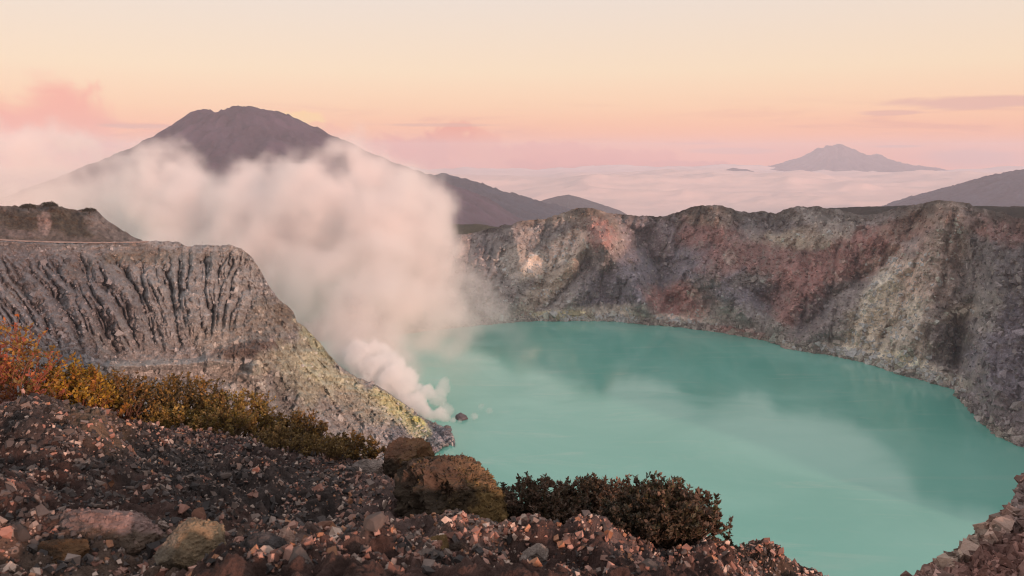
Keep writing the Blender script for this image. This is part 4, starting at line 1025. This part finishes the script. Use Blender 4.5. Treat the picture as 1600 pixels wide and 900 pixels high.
# ------------------------------------------------------------------ volcanic smoke (density grids)
def vol_mat(name, dens, col, aniso=0.2):
    m = bpy.data.materials.new(name); m.use_nodes = True
    T = NT(m.node_tree); T.n.clear()
    out = T.node('ShaderNodeOutputMaterial'); v = T.node('ShaderNodeVolumePrincipled')
    v.inputs['Color'].default_value = (*col, 1); v.inputs['Density'].default_value = dens; v.inputs['Anisotropy'].default_value = aniso
    v.inputs['Density Attribute'].default_value = 'density'
    T.l.new(v.outputs[0], out.inputs['Volume'])
    return m
def volume_obj(name, dens, mn, mx, mat):
    """dens[x, y, z] sampled into a density grid by geometry nodes"""
    nx, ny, nz = dens.shape
    me = bpy.data.meshes.new(name + '_samples'); N = nx * ny * nz
    me.vertices.add(N)
    a = me.attributes.new('d', 'FLOAT', 'POINT'); a.data.foreach_set('value', np.ascontiguousarray(dens.transpose(2, 1, 0)).astype(np.float32).ravel())
    src = bpy.data.objects.new(name + '_samples', me)
    ng = bpy.data.node_groups.new(name + '_grid', 'GeometryNodeTree')
    ng.interface.new_socket('Geometry', in_out='INPUT', socket_type='NodeSocketGeometry')
    ng.interface.new_socket('Geometry', in_out='OUTPUT', socket_type='NodeSocketGeometry')
    T = NT(ng)
    go = T.node('NodeGroupOutput')
    oi = T.node('GeometryNodeObjectInfo'); oi.inputs[0].default_value = src
    pos = T.node('GeometryNodeInputPosition'); sp = T.node('ShaderNodeSeparateXYZ'); T.l.new(pos.outputs[0], sp.inputs[0])
    ids = []
    for ax in range(3):
        st = (mx[ax] - mn[ax]) / (dens.shape[ax] - 1)
        ids.append(T.m('ROUND', T.m('DIVIDE', T.m('SUBTRACT', sp.outputs[ax], float(mn[ax])), float(st))))
    # integer maths in floats stays exact under 16.7 million samples
    idx = T.m('ADD', ids[0], T.m('MULTIPLY', float(nx), T.m('ADD', ids[1], T.m('MULTIPLY', float(ny), ids[2]))))
    si = T.node('GeometryNodeSampleIndex', data_type='FLOAT', domain='POINT', clamp=True)
    na = T.node('GeometryNodeInputNamedAttribute', data_type='FLOAT'); na.inputs[0].default_value = 'd'
    T.l.new(oi.outputs['Geometry'], si.inputs['Geometry']); T.l.new(na.outputs[0], si.inputs['Value']); T.l.new(idx, si.inputs['Index'])
    vc = T.node('GeometryNodeVolumeCube')
    T.l.new(si.outputs[0], vc.inputs['Density'])
    vc.inputs['Min'].default_value = mn; vc.inputs['Max'].default_value = mx
    for nm, r in zip(('Resolution X', 'Resolution Y', 'Resolution Z'), dens.shape): vc.inputs[nm].default_value = r
    sm = T.node('GeometryNodeSetMaterial'); sm.inputs['Material'].default_value = mat
    T.l.new(vc.outputs[0], sm.inputs[0]); T.l.new(sm.outputs[0], go.inputs[0])
    v = bpy.data.volumes.new(name)
    v.materials.append(mat)
    o = bpy.data.objects.new(name, v); C.objects.link(o)
    md = o.modifiers.new('grid', 'NODES'); md.node_group = ng
    o['kind'] = 'stuff'
    return o
def plume(blobs, mn, mx, step, ns, amp, seed, edge=(0.0, .35), det=5, ysq=1.0):
    sh = [int(round((mx[i] - mn[i]) / step[i])) + 1 for i in range(3)]
    ax = [np.linspace(mn[i], mx[i], sh[i], dtype=np.float32) for i in range(3)]
    X, Y, Z = np.meshgrid(*ax, indexing='ij')
    n = fbm(X / ns, Y / ns, Z / ns, oct=det, gain=.6, seed=seed)
    b = fbm(X / ns * 1.3 + 3, Y / ns * 1.3, Z / ns * 1.3, oct=det - 1, gain=.6, seed=seed + 40, billow=True)
    warp = (n - .5) * 2 * amp - (b - .30) * amp * 0.9
    out = np.zeros(X.shape, np.float32)
    for (px, py, D, r, dn) in blobs:
        c = unproj(px, py, D); R = r * D / FPX
        lo = [max(0, int((c[i] - R * 1.7 - mn[i]) / step[i])) for i in range(3)]; hi = [min(sh[i], int((c[i] + R * 1.7 - mn[i]) / step[i]) + 2) for i in range(3)]
        if any(h <= l for l, h in zip(lo, hi)): continue
        s = tuple(slice(l, h) for l, h in zip(lo, hi))
        d = np.sqrt((X[s] - c[0]) ** 2 + ((Y[s] - c[1]) / ysq) ** 2 + (Z[s] - c[2]) ** 2) / R
        f = sstep(1 - d + warp[s], *edge) * dn
        out[s] = np.maximum(out[s], f)
    for a in range(3):                                    # empty border
        for e in (0, -1):
            ix = [slice(None)] * 3; ix[a] = e; out[tuple(ix)] = 0
    return out, n
def build_smoke():
    mn = (-1010.0, 560.0, -4.0); mx = (200.0, 1240.0, 344.0)
    bl = [(620, 585, 640, 45, .8), (590, 560, 660, 58, .85), (565, 525, 680, 66, .9), (560, 490, 700, 85, .9), (590, 440, 740, 105, .9), (620, 395, 780, 112, .9), (625, 350, 820, 88, .9), (640, 318, 850, 54, .85), (655, 345, 850, 44, .8), (640, 310, 900, 45, .6), (600, 318, 900, 50, .7),
          (560, 350, 840, 120, .9), (480, 352, 900, 100, .9), (520, 328, 940, 54, .9), (430, 308, 960, 58, .9), (460, 410, 840, 110, .8), (580, 318, 930, 42, .7), (400, 370, 900, 105, .9), (350, 310, 1000, 56, .8), (430, 262, 970, 32, .45), (490, 292, 950, 22, .3),
          (668, 400, 800, 66, .45), (698, 445, 800, 66, .3), (728, 482, 800, 60, .18), (660, 490, 740, 75, .55), (700, 520, 740, 52, .3), (640, 525, 700, 48, .45), (770, 500, 800, 42, .2), (600, 520, 720, 60, .6), (450, 470, 690, 60, .5), (500, 525, 680, 50, .6), (470, 440, 760, 80, .6), (620, 560, 690, 50, .3),
          (350, 330, 1000, 92, .8), (260, 322, 1020, 92, .8), (330, 385, 960, 110, .8), (170, 315, 1050, 98, .8), (80, 300, 1060, 105, .8), (-20, 285, 1070, 115, .8), (-120, 280, 1080, 120, .7), (200, 272, 1080, 54, .6), (60, 250, 1090, 70, .5), (-40, 225, 1090, 80, .4), (130, 262, 1090, 64, .5), (300, 275, 1060, 42, .5), (250, 260, 1070, 36, .35), (120, 285, 1085, 84, .9), (40, 290, 1085, 95, .9), (190, 282, 1080, 62, .9), (-30, 290, 1085, 90, .9), (280, 300, 1060, 60, .9)]
    d, n = plume(bl, mn, mx, (5.0, 6.0, 4.4), 85.0, .62, 1001, (0.0, .42), det=6)
    d *= 0.2 + 1.7 * sstep(n, .36, .66)
    veil, n2 = plume([(-110, 330, 1080, 125, .5), (0, 332, 1085, 115, .5), (95, 332, 1085, 108, .5), (190, 332, 1085, 100, .5), (280, 340, 1070, 100, .5), (370, 335, 1040, 90, .5), (150, 300, 1100, 80, .35), (60, 290, 1100, 80, .35),
                      (750, 478, 820, 62, .26), (795, 500, 830, 46, .18), (712, 515, 760, 62, .30), (640, 545, 700, 60, .18), (720, 560, 690, 60, .11), (790, 545, 720, 60, .07), (850, 590, 670, 50, .07), (700, 600, 640, 45, .08), (900, 620, 640, 40, .045)], mn, mx, (5.0, 6.0, 4.4), 120.0, .30, 1051, (0.0, .6), det=5)
    d = np.maximum(d, veil * (.35 + 1.3 * n2))
    sh = d.shape; ax = [np.linspace(mn[i], mx[i], sh[i], dtype=np.float32) for i in range(3)]; XX, YY, ZZ = np.meshgrid(*ax, indexing='ij')
    n3 = fbm((XX + 40 * n) / 30, YY / 30, (ZZ + 40 * n) / 30, oct=3, gain=.6, seed=1071)
    d *= .25 + 1.5 * sstep(n3, .34, .66)
    volume_obj('smoke', d, mn, mx, vol_mat('sulphur_smoke', 0.028, (0.986, 0.95, 0.942)))
    # dense white puffs right at the vents
    mn = (-175.0, 545.0, -2.0); mx = (5.0, 690.0, 118.0)
    bl = [(656, 652, 600, 9, 1), (668, 648, 598, 13, 1), (655, 640, 604, 17, 1), (644, 628, 610, 22, 1), (628, 612, 618, 26, 1), (610, 600, 624, 30, 1), (655, 612, 622, 17, .9), (640, 592, 630, 20, .9), (668, 612, 618, 13, .8), (612, 580, 634, 22, .9), (590, 582, 636, 32, .9), (570, 560, 650, 34, .8), (595, 560, 650, 26, .8),
          (684, 622, 612, 15, .35), (698, 640, 600, 12, .3), (684, 650, 596, 14, .9), (697, 655, 592, 9, .8), (708, 658, 590, 7, .7), (718, 659, 589, 5, .6), (676, 655, 594, 10, .9), (742, 650, 594, 7, .5), (752, 634, 606, 7, .25), (764, 642, 604, 6, .25), (690, 606, 622, 14, .3)]
    d, n = plume(bl, mn, mx, (1.1, 1.3, 1.0), 13.0, .62, 1101, (0.0, .12))
    volume_obj('steam', d, mn, mx, vol_mat('vent_steam', 0.22, (0.996, 0.992, 0.988)))
build_smoke()

# ------------------------------------------------------------------ air
def build_haze():
    m = bpy.data.materials.new('morning_haze'); m.use_nodes = True
    T = NT(m.node_tree); T.n.clear()
    out = T.node('ShaderNodeOutputMaterial'); v = T.node('ShaderNodeVolumePrincipled')
    v.inputs['Color'].default_value = (0.80, 0.83, 0.97, 1); v.inputs['Density'].default_value = 6.2e-5; v.inputs['Anisotropy'].default_value = 0.0
    T.l.new(v.outputs[0], out.inputs['Volume'])
    zs = [(o.matrix_world @ Vector(c)).z for o in C.objects if o.type == 'MESH' for c in o.bound_box]
    lo = min(zs) - 20; hi = max(zs) + 30
    bm = bmesh.new(); bmesh.ops.create_cube(bm, size=1.0)
    for q in bm.verts:
        q.co = Vector((q.co.x * 36000, (q.co.y + .5) * 20500 - 2000, lo + (q.co.z + .5) * (hi - lo)))
    me = bpy.data.meshes.new('haze'); bm.to_mesh(me); bm.free()
    o = link('haze', me, m); o['kind'] = 'stuff'
build_haze()
